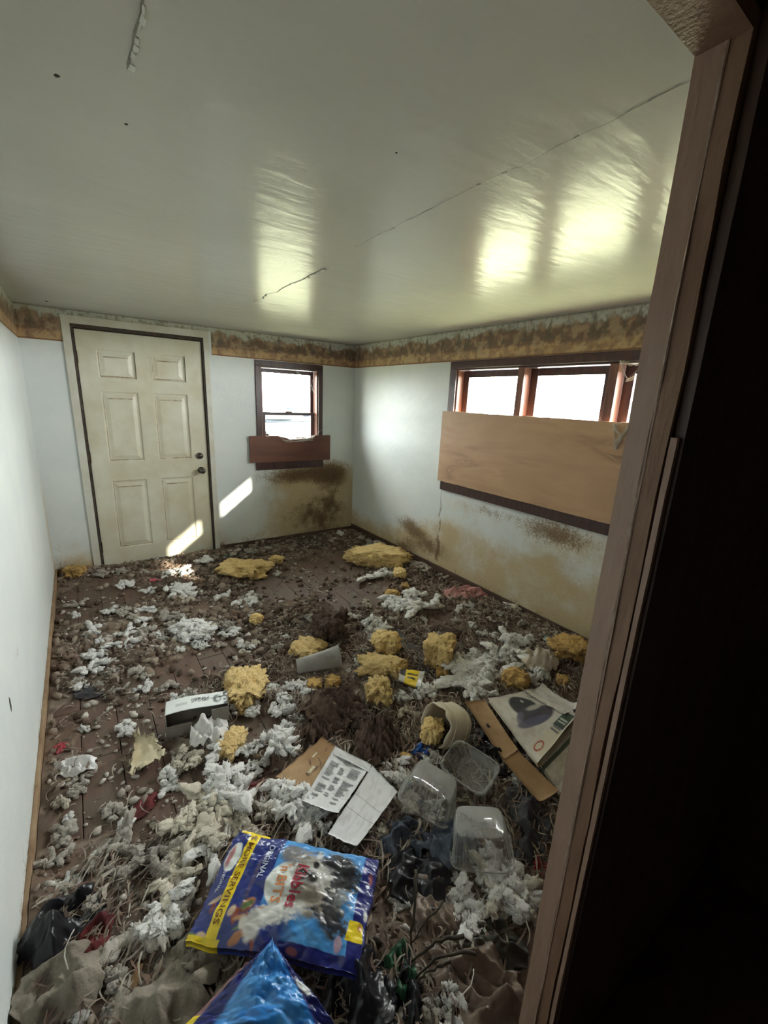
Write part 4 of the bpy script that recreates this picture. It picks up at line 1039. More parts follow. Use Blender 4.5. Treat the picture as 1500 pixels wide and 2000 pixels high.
# --- rags and films
RAGS = [
 ('rag', 655, 1395, 130, 80, 'brown_rag', 'dark brown crumpled cloth below the clear cup', 'fabric', .13, 2, 10.0),
 ('rag', 738, 1455, 84, 80, 'brown_rag', 'brown ruffled rag above the clear trays', 'fabric', .13, 3, 11.0),
 ('rag', 620, 1440, 70, 40, 'brown_rag', 'brown cloth fold behind the cardboard flap', 'fabric', .08, 4, 9.0),
 ('rag', 930, 1225, 90, 30, 'brown_rag', 'flat brown rag near the right wall', 'fabric', .03, 5, 3.0),
 ('rag', 1085, 1310, 70, 50, 'brown_rag', 'dark brown rag behind the magazine by the right wall', 'fabric', .05, 25, 3.0),
 ('rag', 930, 1420, 80, 60, 'dark_rag', 'charcoal cloth beside the white jug', 'fabric', .05, 6, 3.4),
 ('plastic_film', 960, 1480, 90, 80, 'black_film', 'black glossy plastic film under the cardboard strip', 'plastic', .06, 7, 3.4),
 ('rag', 1030, 1590, 80, 90, 'dark_rag', 'charcoal cloth below the end of the cardboard strip', 'fabric', .06, 8, 3.4),
 ('rag', 790, 1650, 110, 80, 'denim', 'slate blue cloth right of the pet food bag', 'fabric', .08, 9, 3.2),
 ('rag', 885, 1655, 100, 70, 'denim', 'dark slate blue cloth under the clear tray', 'fabric', .07, 10, 3.6),
 ('plastic_film', 820, 1720, 120, 90, 'black_film', 'black plastic film under the pale tufts by the slate cloth', 'plastic', .06, 11, 3.0),
 ('rag', 1030, 1660, 70, 50, 'dark_rag', 'charcoal cloth by the red scrap', 'fabric', .05, 26, 3.0),
 ('plastic_film', 700, 1935, 150, 120, 'black_film', 'black plastic bag beneath the pet food bag edge', 'plastic', .10, 12, 2.6),
 ('plastic_film', 790, 1960, 90, 90, 'black_film', 'black plastic fold beside the green wrapper', 'plastic', .07, 13, 3.0),
 ('plastic_film', 965, 1850, 130, 60, 'olive_film', 'dark olive plastic strip near the doorway jamb', 'plastic', .07, 14, 3.0),
 ('plastic_film', 940, 1930, 170, 110, 'brown_film', 'brown translucent-looking wrapping film by the doorway jamb', 'plastic', .09, 15, 3.0),
 ('plastic_film', 850, 1790, 90, 110, 'brown_film', 'creased brown film beside the twigs', 'plastic', .06, 16, 4.0),
 ('rag', 95, 1835, 130, 110, 'black_film', 'black shiny bag slumped against the left wall', 'plastic', .12, 17, 2.2),
 ('rag', 180, 1845, 60, 90, 'maroon', 'dark maroon cloth edge beside the black bag', 'fabric', .05, 18, 3.0),
 ('rag', 122, 1930, 160, 90, 'grey_cloth', 'grey-beige cloth lying below the black bag', 'fabric', .09, 19, 2.2),
 ('rag', 330, 1945, 210, 120, 'grey_cloth', 'large grey-beige cloth beside the folded blue bag', 'fabric', .07, 20, 2.6),
 ('rag', 390, 1870, 120, 60, 'grey_cloth', 'grey-beige cloth tucked under the pet food bag', 'fabric', .05, 21, 3.0),
 ('rag', 908, 1162, 84, 44, 'pink', 'faded pink folded cloth against the right wall', 'fabric', .07, 22, 3.0),
 ('rag', 285, 1572, 40, 40, 'maroon', 'small flat maroon cloth on bare boards', 'fabric', .015, 23, 3.0),
 ('rag', 505, 1548, 60, 40, 'maroon', 'dark red cloth beside the white batting', 'fabric', .03, 24, 3.0),
 ('rag', 655, 1358, 26, 24, 'maroon', 'dark red scrap on the brown crumpled cloth', 'fabric', .02, 27, 3.0),
 ('scrap', 116, 1463, 22, 22, 'red', 'small dark red scrap by the left baseboard', 'scrap', .02, 28, 3.0),
 ('scrap', 305, 1133, 26, 12, 'hotpink', 'bright pink scrap before the entry door', 'scrap', .015, 29, 3.0),
 ('scrap', 1054, 1695, 30, 34, 'red', 'bright red scrap beside the doorway jamb', 'scrap', .03, 30, 3.0),
 ('scrap', 1070, 1249, 18, 16, 'cyan', 'pale blue plastic scrap near the right wall', 'scrap', .02, 31, 3.0),
 ('wrapper', 782, 1900, 60, 70, 'green', 'green plastic wrapper beside the black fold', 'wrapper', .06, 32, 3.4),
 ('pad', 445, 1088, 52, 18, 'teal', 'dull green pad behind the large foam slab', 'pad', .03, 33, 2.0),
 ('plastic_bag', 408, 1438, 80, 60, 'bagwhite', 'crumpled white plastic bag spilling from the open carton', 'bag', .10, 34, 3.2),
 ('plastic_bag', 1055, 1296, 80, 56, 'bagbeige', 'crumpled beige plastic bag above the magazine', 'bag', .10, 35, 3.2),
 ('tissue', 150, 1500, 82, 40, 'bagwhite', 'crumpled white tissue on the floor by the left baseboard', 'paper', .05, 36, 3.0),
 ('plastic_film', 175, 1352, 60, 30, 'dark_rag', 'dark grey flat film near the left wall', 'plastic', .02, 37, 3.0)]
for nm, u, v, w, h, m, lab, cat, amp, sd, fq in RAGS:
    crumple(nm, u, v, w, h, M[m], lab, cat, amp, sd, freq=fq)
for (u, v, wpx, fl, lab, sd) in ((640, 1240, 96, 1.5, 'dark brown felted fluff heap in the middle of the floor', 4), (700, 1412, 70, 1.1, 'brown shaggy clump between the crumpled cloth and the ruffled rag', 6), (870, 1238, 60, .8, 'brown shaggy clump near the right wall litter', 2)):
    p = PH(u, v); w = wpx/ppm(p); o = link(bpy.data.objects.new('felt_heap', BASE[sd])); o.material_slots[0].link = 'OBJECT'; o.material_slots[0].material = M['brown_rag']
    o.scale = (w, w*.95, w*fl*.75); o.location = (p.x, p.y, p.z-.005); o.rotation_euler = (0, 0, sd); tag(o, lab, 'fabric')
o, _ = sheet('torn_paper', [(262, 1432), (300, 1440), (322, 1478), (252, 1522)], [.03, .035, .03, .025], (18, 18), .010, 10, M['paperplate'], None, 61, .002, .016, .22)
tag(o, 'torn cream paper plate piece left of the open carton', 'paper')

# --- ribbed dark strip on the floor
o, sf = sheet('ribbed_strip', [(752, 1234), (775, 1226), (888, 1326), (860, 1346)], [.052]*4, (20, 6), .004, 6, M['black_film'], None, 62, .02)
st = empty('ribbed_strip', P(815, 1285, 0.0)); o.name = 'strip'; o.parent = st; o.location = -st.location
for i in range(5):
    t = (i+0.5)/5.0; ss = np.linspace(0.02, 0.98, 14); pts = sf(ss, ss*0+t, 0.002)
    c = tube('rib', [Vector(q) for q in pts], 0.0022, M['cardgrey'], None, 5); c.parent = st; c.location = -st.location
tag(st, 'dark floor strip with thin pale parallel ribs', 'strip')

# --- cardboard
def card_paint(s, t): return np.tile(np.array(srgb(178, 146, 108)), (len(s), 1))
cb = empty('cardboard_strip', P(1000, 1470, 0)); tag(cb, 'long bent cardboard strip lying under the magazine', 'cardboard')
for nm, px, z in (('panel', [(908, 1372), (946, 1368), (1012, 1468), (982, 1484)], [.11, .11, .115, .115]), ('panel', [(982, 1484), (1012, 1468), (1092, 1548), (1052, 1568)], [.115, .115, .10, .10])):
    o, _ = sheet(nm, px, z, (16, 6), .003, 6, M['card'], None, 63, .004, 0.004, .02); o.parent = cb; o.location = -cb.location
flap = empty('cardboard_flap', P(600, 1500, 0)); tag(flap, 'torn cardboard flap with a slit beside the printed sheet', 'cardboard')
o, sf = sheet('panel', [(630, 1441), (657, 1462), (604, 1548), (540, 1518)], [.09, .09, .08, .08], (20, 20), .005, 8, M['card'], None, 64, .004, .006, .05); o.parent = flap; o.location = -flap.location
for a, b, c, e in ((.30, .42, .35, .42), (.55, .70, .62, .72)):
    ss, tt = np.meshgrid(np.linspace(a, b, 4), np.linspace(c, e, 4), indexing='ij'); q = sf(ss.ravel(), tt.ravel(), .004)
    k = mesh('torn_tab', q, [(i*4+j, i*4+4+j, i*4+5+j, i*4+1+j) for i in range(3) for j in range(3)], M['paperplate'], flap); k.location = -flap.location
o, _ = sheet('cardboard_sliver', [(268, 1878), (278, 1884), (258, 1960), (246, 1952)], [.08, .08, .06, .06], (10, 4), .003, 5, M['card'], None, 65, .003, 0, .06)
tag(o, 'narrow tan cardboard sliver between the grey cloths', 'cardboard')

# ------------------------------------------------------------------ printed things
def text_data(body, bold=0.0):
    cu = bpy.data.curves.new('t', 'FONT'); cu.body = body; cu.resolution_u = 2; cu.offset = bold
    o = bpy.data.objects.new('t', cu); COL.objects.link(o)
    dg = bpy.context.evaluated_depsgraph_get(); me = bpy.data.meshes.new_from_object(o.evaluated_get(dg))
    v = np.array([q.co[:2] for q in me.vertices]); f = [tuple(p.vertices) for p in me.polygons]
    bpy.data.objects.remove(o); bpy.data.curves.remove(cu); bpy.data.meshes.remove(me)
    v = v-v.min(0); v = v/v.max(0); return v, f
def lettering(parent, surf, body, s0, s1, t0, t1, m, off=0.003, bold=0.01, name='lettering', shear=0.0, swap=False):
    """text runs along s (or along t when swap), letters stand up along t"""
    v, f = text_data(body, bold)
    a = v[:, 0]; b = v[:, 1]
    if swap: ss = s1+(s0-s1)*b; tt = t0+(t1-t0)*(a+shear*b)
    else: ss = s0+(s1-s0)*a; tt = t0+(t1-t0)*b+shear*(a-0.5)
    q = surf(ss, tt, off)
    o = mesh(name, q, f, m, parent); o.location = -parent.location; return o
C = lambda r, g, b: np.array(srgb(r, g, b))
def painter(n):
    c = np.zeros((n, 3))
    def put(mask, col):
        f = np.clip(np.asarray(mask, float), 0, 1)[:, None]; c[:] = c*(1-f)+np.asarray(col)*f
    return c, put
def ell(s, t, cs, ct, rs, rt, soft=0.06, rot=0.0):
    a, b = s-cs, t-ct; x = a*math.cos(rot)+b*math.sin(rot); y = -a*math.sin(rot)+b*math.cos(rot)
    return sst(1+soft, 1-soft, np.sqrt((x/rs)**2+(y/rt)**2))
def bag_paint(s, t):
    c, put = painter(len(s)); n = fbm(s, t, 14, 4, 201); n2 = fbm(s, t, 40, 3, 203)
    put(s*0+1, C(32, 48, 120))
    # light blue upper part of the front
    put(sst(0.352, 0.36, t+0.0*s)*(t < 0.915), C(70, 146, 214))
    put(sst(0.352, 0.36, t)*(t < 0.915)*sst(0.35, 0.7, n)*0.45, C(110, 180, 232))
    put(sst(0.60, 0.75, s+0.5*(0.36-t))*(t < 0.62)*(t > 0.20)*(1-sst(0.5, 0.62, t)), C(36, 54, 124))
    # kibble picture near the foot of the bag
    for i in range(26):
        r = random.Random(i+5); cs, ct = r.uniform(0.66, 0.97), r.uniform(0.02, 0.40)
        col = [(150, 72, 56), (196, 150, 104), (120, 60, 48), (178, 120, 76), (90, 112, 70), (206, 180, 150)][i % 6]
        if 0.08 < ct < 0.19: continue
        put(ell(s, t, cs, ct, r.uniform(0.03, 0.06), r.uniform(0.012, 0.03), 0.25, r.uniform(-1, 1)), C(*col))
    put(ell(s, t, 0.5, 0.255, 0.22, 0.014, 0.4)*0.5, C(110, 92, 96))
    # yellow ribbon and its end tabs
    yel = C(242, 214, 40)
    put((t > 0.105)*(t < 0.170)*1.0, yel); put((s < 0.035)*(t > 0.02)*(t < 0.23), yel); put((s > 0.955)*(t < 0.19), yel*0.85)
    # side oval
    put(ell(s, t, 0.30, 0.055, 0.14, 0.042, 0.08), C(222, 226, 222)); put(ell(s, t, 0.30, 0.035, 0.10, 0.014, 0.3)*0.8, C(176, 70, 84))
    # logo oval
    put(ell(s, t, 0.50, 0.475, 0.215, 0.135, 0.03), C(222, 226, 220))
    # two shaggy dogs
    grey = C(112, 106, 100); lg = C(186, 184, 178); dk = C(52, 52, 56)
    e = 0.16*(n2-0.5)
    put(ell(s, t, 0.19, 0.44, 0.12, 0.075, 0.3)*0.9, C(120, 112, 104))
    put(ell(s+e, t+e, 0.30, 0.58, 0.16, 0.11, 0.3), C(150, 142, 132))
    put(ell(s+e, t+e, 0.30, 0.76, 0.22, 0.14, 0.2), dk); put(ell(s+e, t+e, 0.62, 0.76, 0.22, 0.10, 0.2, 0.3), dk*1.1)
    put(ell(s+e, t+e, 0.42, 0.63, 0.17, 0.10, 0.2), lg); put(ell(s+e, t+e, 0.60, 0.62, 0.13, 0.10, 0.3), C(140, 130, 118))
    put(ell(s+e, t+e, 0.52, 0.82, 0.10, 0.05, 0.4)*0.7, C(140, 142, 140))
    put(ell(s, t, 0.40, 0.565, 0.07, 0.05, 0.4), C(70, 68, 70)); put(ell(s, t, 0.42, 0.625, 0.05, 0.03, 0.3), C(26, 26, 28)); put(ell(s, t, 0.405, 0.628, 0.012, 0.008, 0.2), C(230, 230, 230))
    put(ell(s, t, 0.46, 0.52, 0.06, 0.022, 0.4)*0.7, C(168, 110, 120)); put(ell(s, t, 0.28, 0.62, 0.035, 0.02, 0.3), C(40, 38, 40))
    put(ell(s, t, 0.16, 0.62, 0.05, 0.02, 0.5)*0.7, C(220, 220, 216))
    put(ell(s+0.05*(n2-.5), t+0.05*(n2-.5), 0.74, 0.47, 0.085, 0.17, 0.25, 0.55), C(214, 214, 208)); put(ell(s+e*.4, t, 0.86, 0.35, 0.10, 0.055, 0.25, 0.2), C(206, 204, 196)); put(ell(s, t, 0.84, 0.29, 0.045, 0.022, 0.3), C(216, 212, 200))
    put(sst(0.55, 0.7, n2)*(t > 0.5)*(t < 0.88)*(s < 0.8)*0.25*(1-sst(0.3, 0.5, np.abs(s-0.42))), C(40, 40, 42))
    # right margin, little marks
    put(t > 0.915, C(40, 46, 122)); put((s > 0.92)*(t > 0.42), C(40, 46, 122))
    put((s > 0.66)*(s < 0.82)*(t > 0.895)*(t < 0.985), yel); put(ell(s, t, 0.70, 0.965, 0.03, 0.016, 0.3), C(196, 134, 40))
    put(ell(s, t, 0.86, 0.86, 0.055, 0.022, 0.2)*0.8, C(214, 170, 176)); put(ell(s, t, 0.97, 0.62, 0.02, 0.035, 0.2)*0.8, C(196, 120, 110))
    put(ell(s, t, 0.25, 0.97, 0.05, 0.012, 0.3)*0.7, C(196, 120, 110)); put(ell(s, t, 0.58, 0.985, 0.05, 0.014, 0.3), C(220, 222, 222))
    return c
BZ = 0.16
pb = empty('pet_food_bag', P(555, 1750, 0.05)); tag(pb, 'blue printed pet food bag with yellow ribbon and dog picture lying flat', 'bag')
bow = lambda s, t: 0.028*np.sin(np.pi*np.clip(s, 0, 1))*np.sin(np.pi*np.clip(t, 0, 1))-0.014*np.abs(2*s-1)**6-0.012*np.abs(2*t-1)**8
o, bs = sheet('bag_body', [(468, 1614), (741, 1672), (700, 1892), (362, 1830)], [BZ+.02, BZ+.01, BZ, BZ-.01], (150, 190), .013, 16, M['glossprint'], bag_paint, 71, .022, 0, .012, bow)
o.parent = pb; o.location = -pb.location
lettering(pb, bs, "Kibbles", .31, .70, .505, .580, M['red_ink'], bold=.02)
lettering(pb, bs, "'n BITS", .33, .67, .405, .470, M['orange_ink'], bold=.02)
lettering(pb, bs, "ORIGINAL", .14, .49, .272, .310, M['white_ink'], bold=.015)
lettering(pb, bs, "ORIGINAL", .44, .64, .040, .062, M['white_ink'], bold=.01)
lettering(pb, bs, "% MORE SERVINGS", .05, .88, .119, .156, M['brown_ink'], bold=.012)

def fold_paint(s, t):      # s: left edge to right edge, t: peak to base
    c, put = painter(len(s)); n = fbm(s, t, 9, 4, 211)
    put(s*0+1, C(52, 132, 212)); put(sst(0.4, 0.7, n)*0.5, C(104, 178, 236))
    put(sst(0.24, 0.20, s), C(34, 44, 116)); put(sst(0.84, 0.87, s), C(36, 42, 108)); put(ell(s, t, 0.93, 0.52, 0.06, 0.10, 0.1), C(220, 222, 220))
    put((s < 0.05)*(t > 0.25), C(150, 110, 110)); put((t > 0.80)*(s < 0.06), C(242, 214, 40))
    return c
fb = lambda s, t: 0.045*(1-np.abs(2*s-1)**1.6)*(0.35+0.65*t)
o, fs = sheet('folded_bag', [(527, 1843), (535, 1843), (668, 2020), (338, 2020)][0:1]+[(338, 2025), (672, 2025), (537, 1843)], [.20, .13, .13, .20], (90, 70), .016, 18, M['glossprint'], lambda s, t: fold_paint(s, t), 73, .012, 0, .0, fb)
tag(o, 'shiny light blue bag folded to a peak with navy edges', 'bag')

mg = empty('magazine', P(1040, 1420, .05)); tag(mg, 'printed magazine with a dark machine picture on its cover', 'magazine')
def mag2(s, t):            # s: upper-left edge -> lower-right edge; t: lower-left edge -> upper-right edge
    c, put = painter(len(s)); n = fbm(s, t, 12, 4, 221)
    put(s*0+1, C(222, 218, 210)); put(sst(.5, .7, n)*.35, C(188, 178, 164))
    put(ell(s, t, .30, .55, .24, .24, .10, .1), C(62, 64, 68)); put(ell(s, t, .52, .58, .18, .32, .10, -.2), C(78, 78, 88)); put(ell(s, t, .60, .44, .07, .30, .15, -.25)*.9, C(98, 96, 122)); put(ell(s, t, .44, .30, .05, .12, .2, .5)*.8, C(120, 118, 140))
    put(ell(s, t, .40, .68, .05, .16, .3, -.1)*.9, C(184, 182, 176)); put(ell(s, t, .20, .62, .03, .025, .3), C(200, 200, 196)); put(ell(s, t, .22, .88, .20, .07, .4)*sst(.42, .6, n), C(104, 100, 94))
    put((s > .80)*(s < .985)*(t > .62)*(t < .95), C(70, 88, 78)); put((s > .80)*(t < .60)*(t > .10), C(214, 208, 188))
    put(ell(s, t, .88, .20, .05, .10, .05)*(1-ell(s, t, .88, .20, .034, .075, .05)), C(176, 60, 50))
    return c
o, ms = sheet('cover', [(952, 1366), (1030, 1351), (1128, 1397), (1048, 1494)], [.14]*4, (80, 80), .006, 10, M['print'], mag2, 75, .004, .010)
o.parent = mg; o.location = -mg.location
o, _ = sheet('page_block', [(956, 1368), (1032, 1354), (1128, 1400), (1052, 1496)], [.134]*4, (16, 16), .004, 8, M['paperplate'], None, 75, .014, .004, .01); o.parent = mg; o.location = -mg.location
for a, b in ((.70, .82), (.52, .60)):
    v0, v1 = (.78, .90) if a > .6 else (.40, .47)
    for k in range(2):
        ss, tt = np.meshgrid(np.linspace(.83, .96, 6), np.linspace(a+.06*k, a+.035+.06*k, 2), indexing='ij'); q = ms(ss.ravel(), tt.ravel(), .002)
        e_ = mesh('text_line', q, [(2*i, 2*i+2, 2*i+3, 2*i+1) for i in range(5)], M['pale_ink'] if a > .6 else M['grey_ink'], mg); e_.location = -mg.location
o, _ = sheet('loose_page', [(1018, 1356), (1058, 1340), (1128, 1385), (1100, 1402)], [.13, .14, .14, .13], (24, 24), .012, 10, M['print'], lambda s, t: np.tile(C(206, 200, 192), (len(s), 1))*(0.85+.25*fbm(s, t, 8, 3, 5))[:, None], 76, .002, .02, .05)
tag(o, 'crumpled pale loose page behind the magazine', 'paper')
def book_paint(s, t):
    c, put = painter(len(s)); n = fbm(s, t, 9, 4, 231)
    put(s*0+1, C(196, 190, 180)); put(sst(.45, .7, n)*.5, C(150, 142, 134)); put((t > .16)*(t < .28), C(58, 74, 62))
    return c
bk = empty('booklet', P(1090, 1480, .03)); tag(bk, 'grey booklet with a green band lying under the magazine', 'magazine')
o, ks = sheet('cover', [(1052, 1488), (1130, 1405), (1150, 1500), (1092, 1552)], [.105, .105, .10, .10], (40, 40), .004, 8, M['print'], lambda s, t: book_paint(t, s), 77, .012, .004)
o.parent = bk; o.location = -bk.location

def print_paint(s, t):
    c, put = painter(len(s)); n = fbm(s, t, 10, 4, 241)
    put(s*0+1, C(222, 222, 222)); put(sst(.5, .75, n)*.4, C(176, 172, 168))
    return c
pp = empty('printed_sheet', P(670, 1540, .05)); tag(pp, 'folded white printed sheet with rows of small print', 'paper')
o, s1 = sheet('page', [(655, 1460), (724, 1497), (660, 1592), (590, 1568)], [.11, .12, .12, .11], (36, 36), .005, 8, M['print'], print_paint, 78, .002, .006, .01); o.parent = pp; o.location = -pp.location
o, s2 = sheet('page', [(727, 1498), (776, 1549), (697, 1656), (640, 1632)], [.125, .12, .11, .11], (36, 36), .006, 8, M['print'], print_paint, 79, .002, .006, .01); o.parent = pp; o.location = -pp.location
o, _ = sheet('fold_lip', [(655, 1458), (725, 1494), (722, 1508), (650, 1471)], [.125, .135, .13, .12], (10, 20), .003, 6, M['print'], print_paint, 80, .004); o.parent = pp; o.location = -pp.location
lr = random.Random(4)
for row in range(22):
    sa = .10+row*.036
    for (t0, t1) in ((.10, .34), (.40, .58), (.64, .92)):
        if lr.random() < .25: continue
        te = t0+(t1-t0)*lr.uniform(.55, 1); ss, tt = np.meshgrid([sa, sa+(.016 if row % 5 else .026)], np.linspace(t0, te, 6), indexing='ij'); q = s1(ss.ravel(), tt.ravel(), .002)
        e_ = mesh('print_line', q, [(i, i+1, i+7, i+6) for i in range(5)], M['grey_ink'], pp); e_.location = -pp.location
for (sa, sb, ta, tb) in ((.42, .425, 0, 1), (.62, .625, 0, 1), (.42, .9, .45, .455)):
    ss, tt = np.meshgrid(np.linspace(sa, sb, 6), np.linspace(ta, tb, 6), indexing='ij'); q = s2(ss.ravel(), tt.ravel(), .0022)
    e_ = mesh('ruled_line', q, [(i*6+j, i*6+j+1, i*6+j+7, i*6+j+6) for i in range(5) for j in range(5)], M['cardgrey'], pp); e_.location = -pp.location

# open white carton
pc = PH(388, 1412); k = ppm(pc); cw = 112/k; ch = 0.10; cdp = 0.085
ct = empty('open_carton', (pc.x, pc.y, max(pc.z-0.005, 0)), (0, 0, R0+math.radians(24))); tag(ct, 'open white carton with printed top and grey torn flaps', 'box')
def cpanel(name, lo, hi, m): 
    return box(name, lo, hi, m, ct, 0.0008)
cpanel('back_panel', (-cw/2, cdp/2-.003, 0), (cw/2, cdp/2, ch), M['cardgrey']); cpanel('bottom_panel', (-cw/2, -cdp/2, 0), (cw/2, cdp/2, .003), M['cardgrey'])
cpanel('side_panel', (-cw/2, -cdp/2, 0), (-cw/2+.003, cdp/2, ch), M['cardgrey']); cpanel('side_panel', (cw/2-.003, -cdp/2, 0), (cw/2, cdp/2, ch), M['cardgrey'])
def top_paint(s, t):
    c, put = painter(len(s)); n = fbm(s, t, 9, 3, 251); put(s*0+1, C(228, 232, 230)); put(ell(s, t, .82, .5, .07, .3, .2), C(110, 118, 120)); put(ell(s, t, .84, .5, .03, .2, .2), C(214, 218, 216)); put((s > .92)*sst(.4, .55, n), C(66, 70, 76)); put((s > .40)*(s < .70)*(np.abs(t-.62) < .16)*sst(.45, .55, fbm(s, t*.3, 60, 2, 253)), C(96, 100, 102)); put((s > .16)*(s < .34)*(np.abs(t-.5) < .12)*.35, C(120, 126, 126)); return c
ns_, nt_ = 60, 16
V = []; S_, T_ = np.meshgrid(np.linspace(0, 1, ns_+1), np.linspace(0, 1, nt_+1), indexing='ij'); S_ = S_.ravel(); T_ = T_.ravel()
V = np.stack([(S_-.5)*cw, (T_-.30)*cdp*1.15+.012, ch+.002+.006*np.sin(S_*5)], 1)
F = [(i*(nt_+1)+j, (i+1)*(nt_+1)+j, (i+1)*(nt_+1)+j+1, i*(nt_+1)+j+1) for i in range(ns_) for j in range(nt_)]
o = mesh('top_flap', V, F, M['print'], ct, True, None, top_paint(S_, T_)); md = o.modifiers.new('s', 'SOLIDIFY'); md.thickness = .002
cpanel('front_flap', (-cw/2+.004, -cdp/2-.012, 0.0), (-cw*.10, -cdp/2-.009, ch*.62), M['cardgrey']); cpanel('end_flap', (cw*.22, -cdp/2-.006, ch*.2), (cw/2, -cdp/2-.003, ch*.98), M['cardgrey'])

# milk jug, cut open, its open end towards the doorway
pj = PH(862, 1442); k = ppm(pj); jw = 62/k
ax = (Vector((-.50, -.86, 0))*.40+Vector((-.81, .58, 0))*.75+Vector((0, 0, .30))).normalized()
jg = empty('plastic_jug', (pj.x, pj.y, pj.z+jw*.50), ax.to_track_quat('Z', 'Y').to_euler()); tag(jg, 'torn milky plastic jug lying on its side with foam inside', 'jug')
V = []; F = []; seg = 44
prof = [(-.66, .0), (-.66, .36), (-.70, .46), (-.66, .56), (-.55, .60), (-.2, .61), (.0, .60), (.2, .60), (.36, .59)]
for i, (d, r) in enumerate(prof):
    for q in range(seg):
        th = 2*math.pi*q/seg; e = .78; cx = abs(math.cos(th))**e*math.copysign(1, math.cos(th)); sy = abs(math.sin(th))**e*math.copysign(1, math.sin(th))
        kk = 1+.05*noise.noise(Vector((d*3, cx*2, sy*2))); dd = d-(.30*max(0, noise.noise(Vector((cx*1.7, sy*1.7, 3.3)))+.15) if i == len(prof)-1 else 0)
        V.append(Vector((cx*r*kk, sy*r*kk, dd))*jw)
for i in range(len(prof)-1):
    for q in range(seg): F.append((i*seg+q, i*seg+(q+1) % seg, (i+1)*seg+(q+1) % seg, (i+1)*seg+q))
o = mesh('body', V, F, M['jug'], jg, True); md = o.modifiers.new('s', 'SOLIDIFY'); md.thickness = .004
for zz in (-.45, .05):
    tube('ridge', [Vector((abs(math.cos(a))**.78*math.copysign(1, math.cos(a))*.615, abs(math.sin(a))**.78*math.copysign(1, math.sin(a))*.615, zz))*jw for a in np.linspace(0, 2*math.pi, 41)], .014*jw, M['jug'], jg, 6)
foam(842, 1446, 40, 36, 'orange-yellow foam lump stuffed in the torn jug', 'foam', 55, .8, .05, .4, dz=.045)
crumple('plastic_film', 828, 1470, 46, 30, M['bluefilm'], 'blue and shiny film scrap in front of the jug', 'plastic', .04, 61, freq=4)
crumple('plastic_film', 842, 1482, 46, 30, M['bagwhite'], 'white film scrap between the jug and the clear trays', 'plastic', .04, 62, freq=4)

# clear plastic trays and cup
def tray_mesh(L_, W_, Hh, ribs=9):
    seg = 96; V = []; F = []
    prof = [(0.0, 0.78), (0.01, .80), (.25, .86), (.55, .91), (.92, .96), (.97, .98), (1.0, 1.06), (.97, 1.08)]
    for (h, k_) in prof:
        for q in range(seg):
            th = 2*math.pi*q/seg; e = .38; c_, s_ = math.cos(th), math.sin(th)
            cx = abs(c_)**e*math.copysign(1, c_); sy = abs(s_)**e*math.copysign(1, s_)
            rb = .040*math.cos(q*math.pi*2/4.0) if .1 < h < .95 else 0
            V.append((cx*(k_+rb)*L_/2, sy*(k_+rb)*W_/2, h*Hh))
    for i in range(len(prof)-1):
        for q in range(seg): F.append((i*seg+q, i*seg+(q+1) % seg, (i+1)*seg+(q+1) % seg, (i+1)*seg+q))
    b = len(V); V.append((0, 0, Hh*.06))
    for q in range(seg): F.append((b, (q+1) % seg, q))
    return V, F
def tray(u, v, lpx, wpx, hh, rot, tilt, label, dz=.03):
    p = PH(u, v, dz); k = ppm(p); V, F = tray_mesh(lpx/k, wpx/k, hh)
    t = empty('clear_tray', p, (tilt[0], tilt[1], R0+rot)); b = mesh('tray_shell', V, F, M['clear'], t, True)
    L_, W_ = lpx/k, wpx/k
    rim = [Vector((abs(math.cos(a))**.38*math.copysign(1, math.cos(a))*1.07*L_/2, abs(math.sin(a))**.38*math.copysign(1, math.sin(a))*1.07*W_/2, hh)) for a in np.linspace(0, 2*math.pi, 60)]
    tube('rim', rim, .0022, M['clear'], t, 5)
    return tag(t, label, 'container')
tray(850, 1522, 100, 90, .09, math.radians(-25), (math.radians(168), .22, 0), 'clear ribbed plastic tray lying upside down beside the printed sheet', .13)
tray(925, 1516, 100, 66, .07, math.radians(-48), (math.radians(24), -.12, 0), 'clear ribbed plastic lid tilted against the other trays', .05)
tray(936, 1604, 112, 96, .10, math.radians(-8), (math.radians(172), -.15, 0), 'clear ribbed plastic tray on the slate blue cloth', .14)
pcp = PH(622, 1302, .02); k = ppm(pcp); cl = 84/k
cu_ = empty('clear_cup', (pcp.x, pcp.y, pcp.z+.035), (0, math.radians(84), R0+math.radians(18))); tag(cu_, 'cloudy clear plastic cup lying on its side beside the brown cloth', 'cup')
V = []; F = []; seg = 32
for (d, r) in ((-.5, .13), (-.5, .16), (-.2, .19), (.2, .225), (.46, .25), (.5, .27), (.5, .25)):
    for q in range(seg): th = 2*math.pi*q/seg; V.append((r*cl*math.cos(th)*(1+.06*math.sin(2*th+d*4)), r*cl*math.sin(th), d*cl))
for i in range(6):
    for q in range(seg): F.append((i*seg+q, i*seg+(q+1) % seg, (i+1)*seg+(q+1) % seg, (i+1)*seg+q))
F.append(tuple(range(seg))[::-1])
mesh('cup_wall', V, F, clear_mat('cloudy_plastic', (.86, .86, .84), .62, .2), cu_, True)

# yellow packet
def pk_paint(s, t):
    c, put = painter(len(s)); put(s*0+1, C(196, 194, 186)); put((s > .25)*(s < .8), C(236, 206, 40)); put((s > .3)*(s < .75)*(np.abs(t-.3) < .05), C(60, 52, 30)); put((s > .35)*(s < .7)*(np.abs(t-.55) < .06), C(80, 66, 30)); put((s < .25)*(t < .5), C(70, 70, 74)); return c
o, _ = sheet('yellow_packet', [(782, 1306), (778, 1330), (822, 1344), (830, 1312)], [.10, .095, .095, .105], (30, 20), .008, 10, M['glossprint'], pk_paint, 81, .01, .004, .03)
tag(o, 'small yellow printed packet with silvery ends beside the pitted foam slab', 'packet')

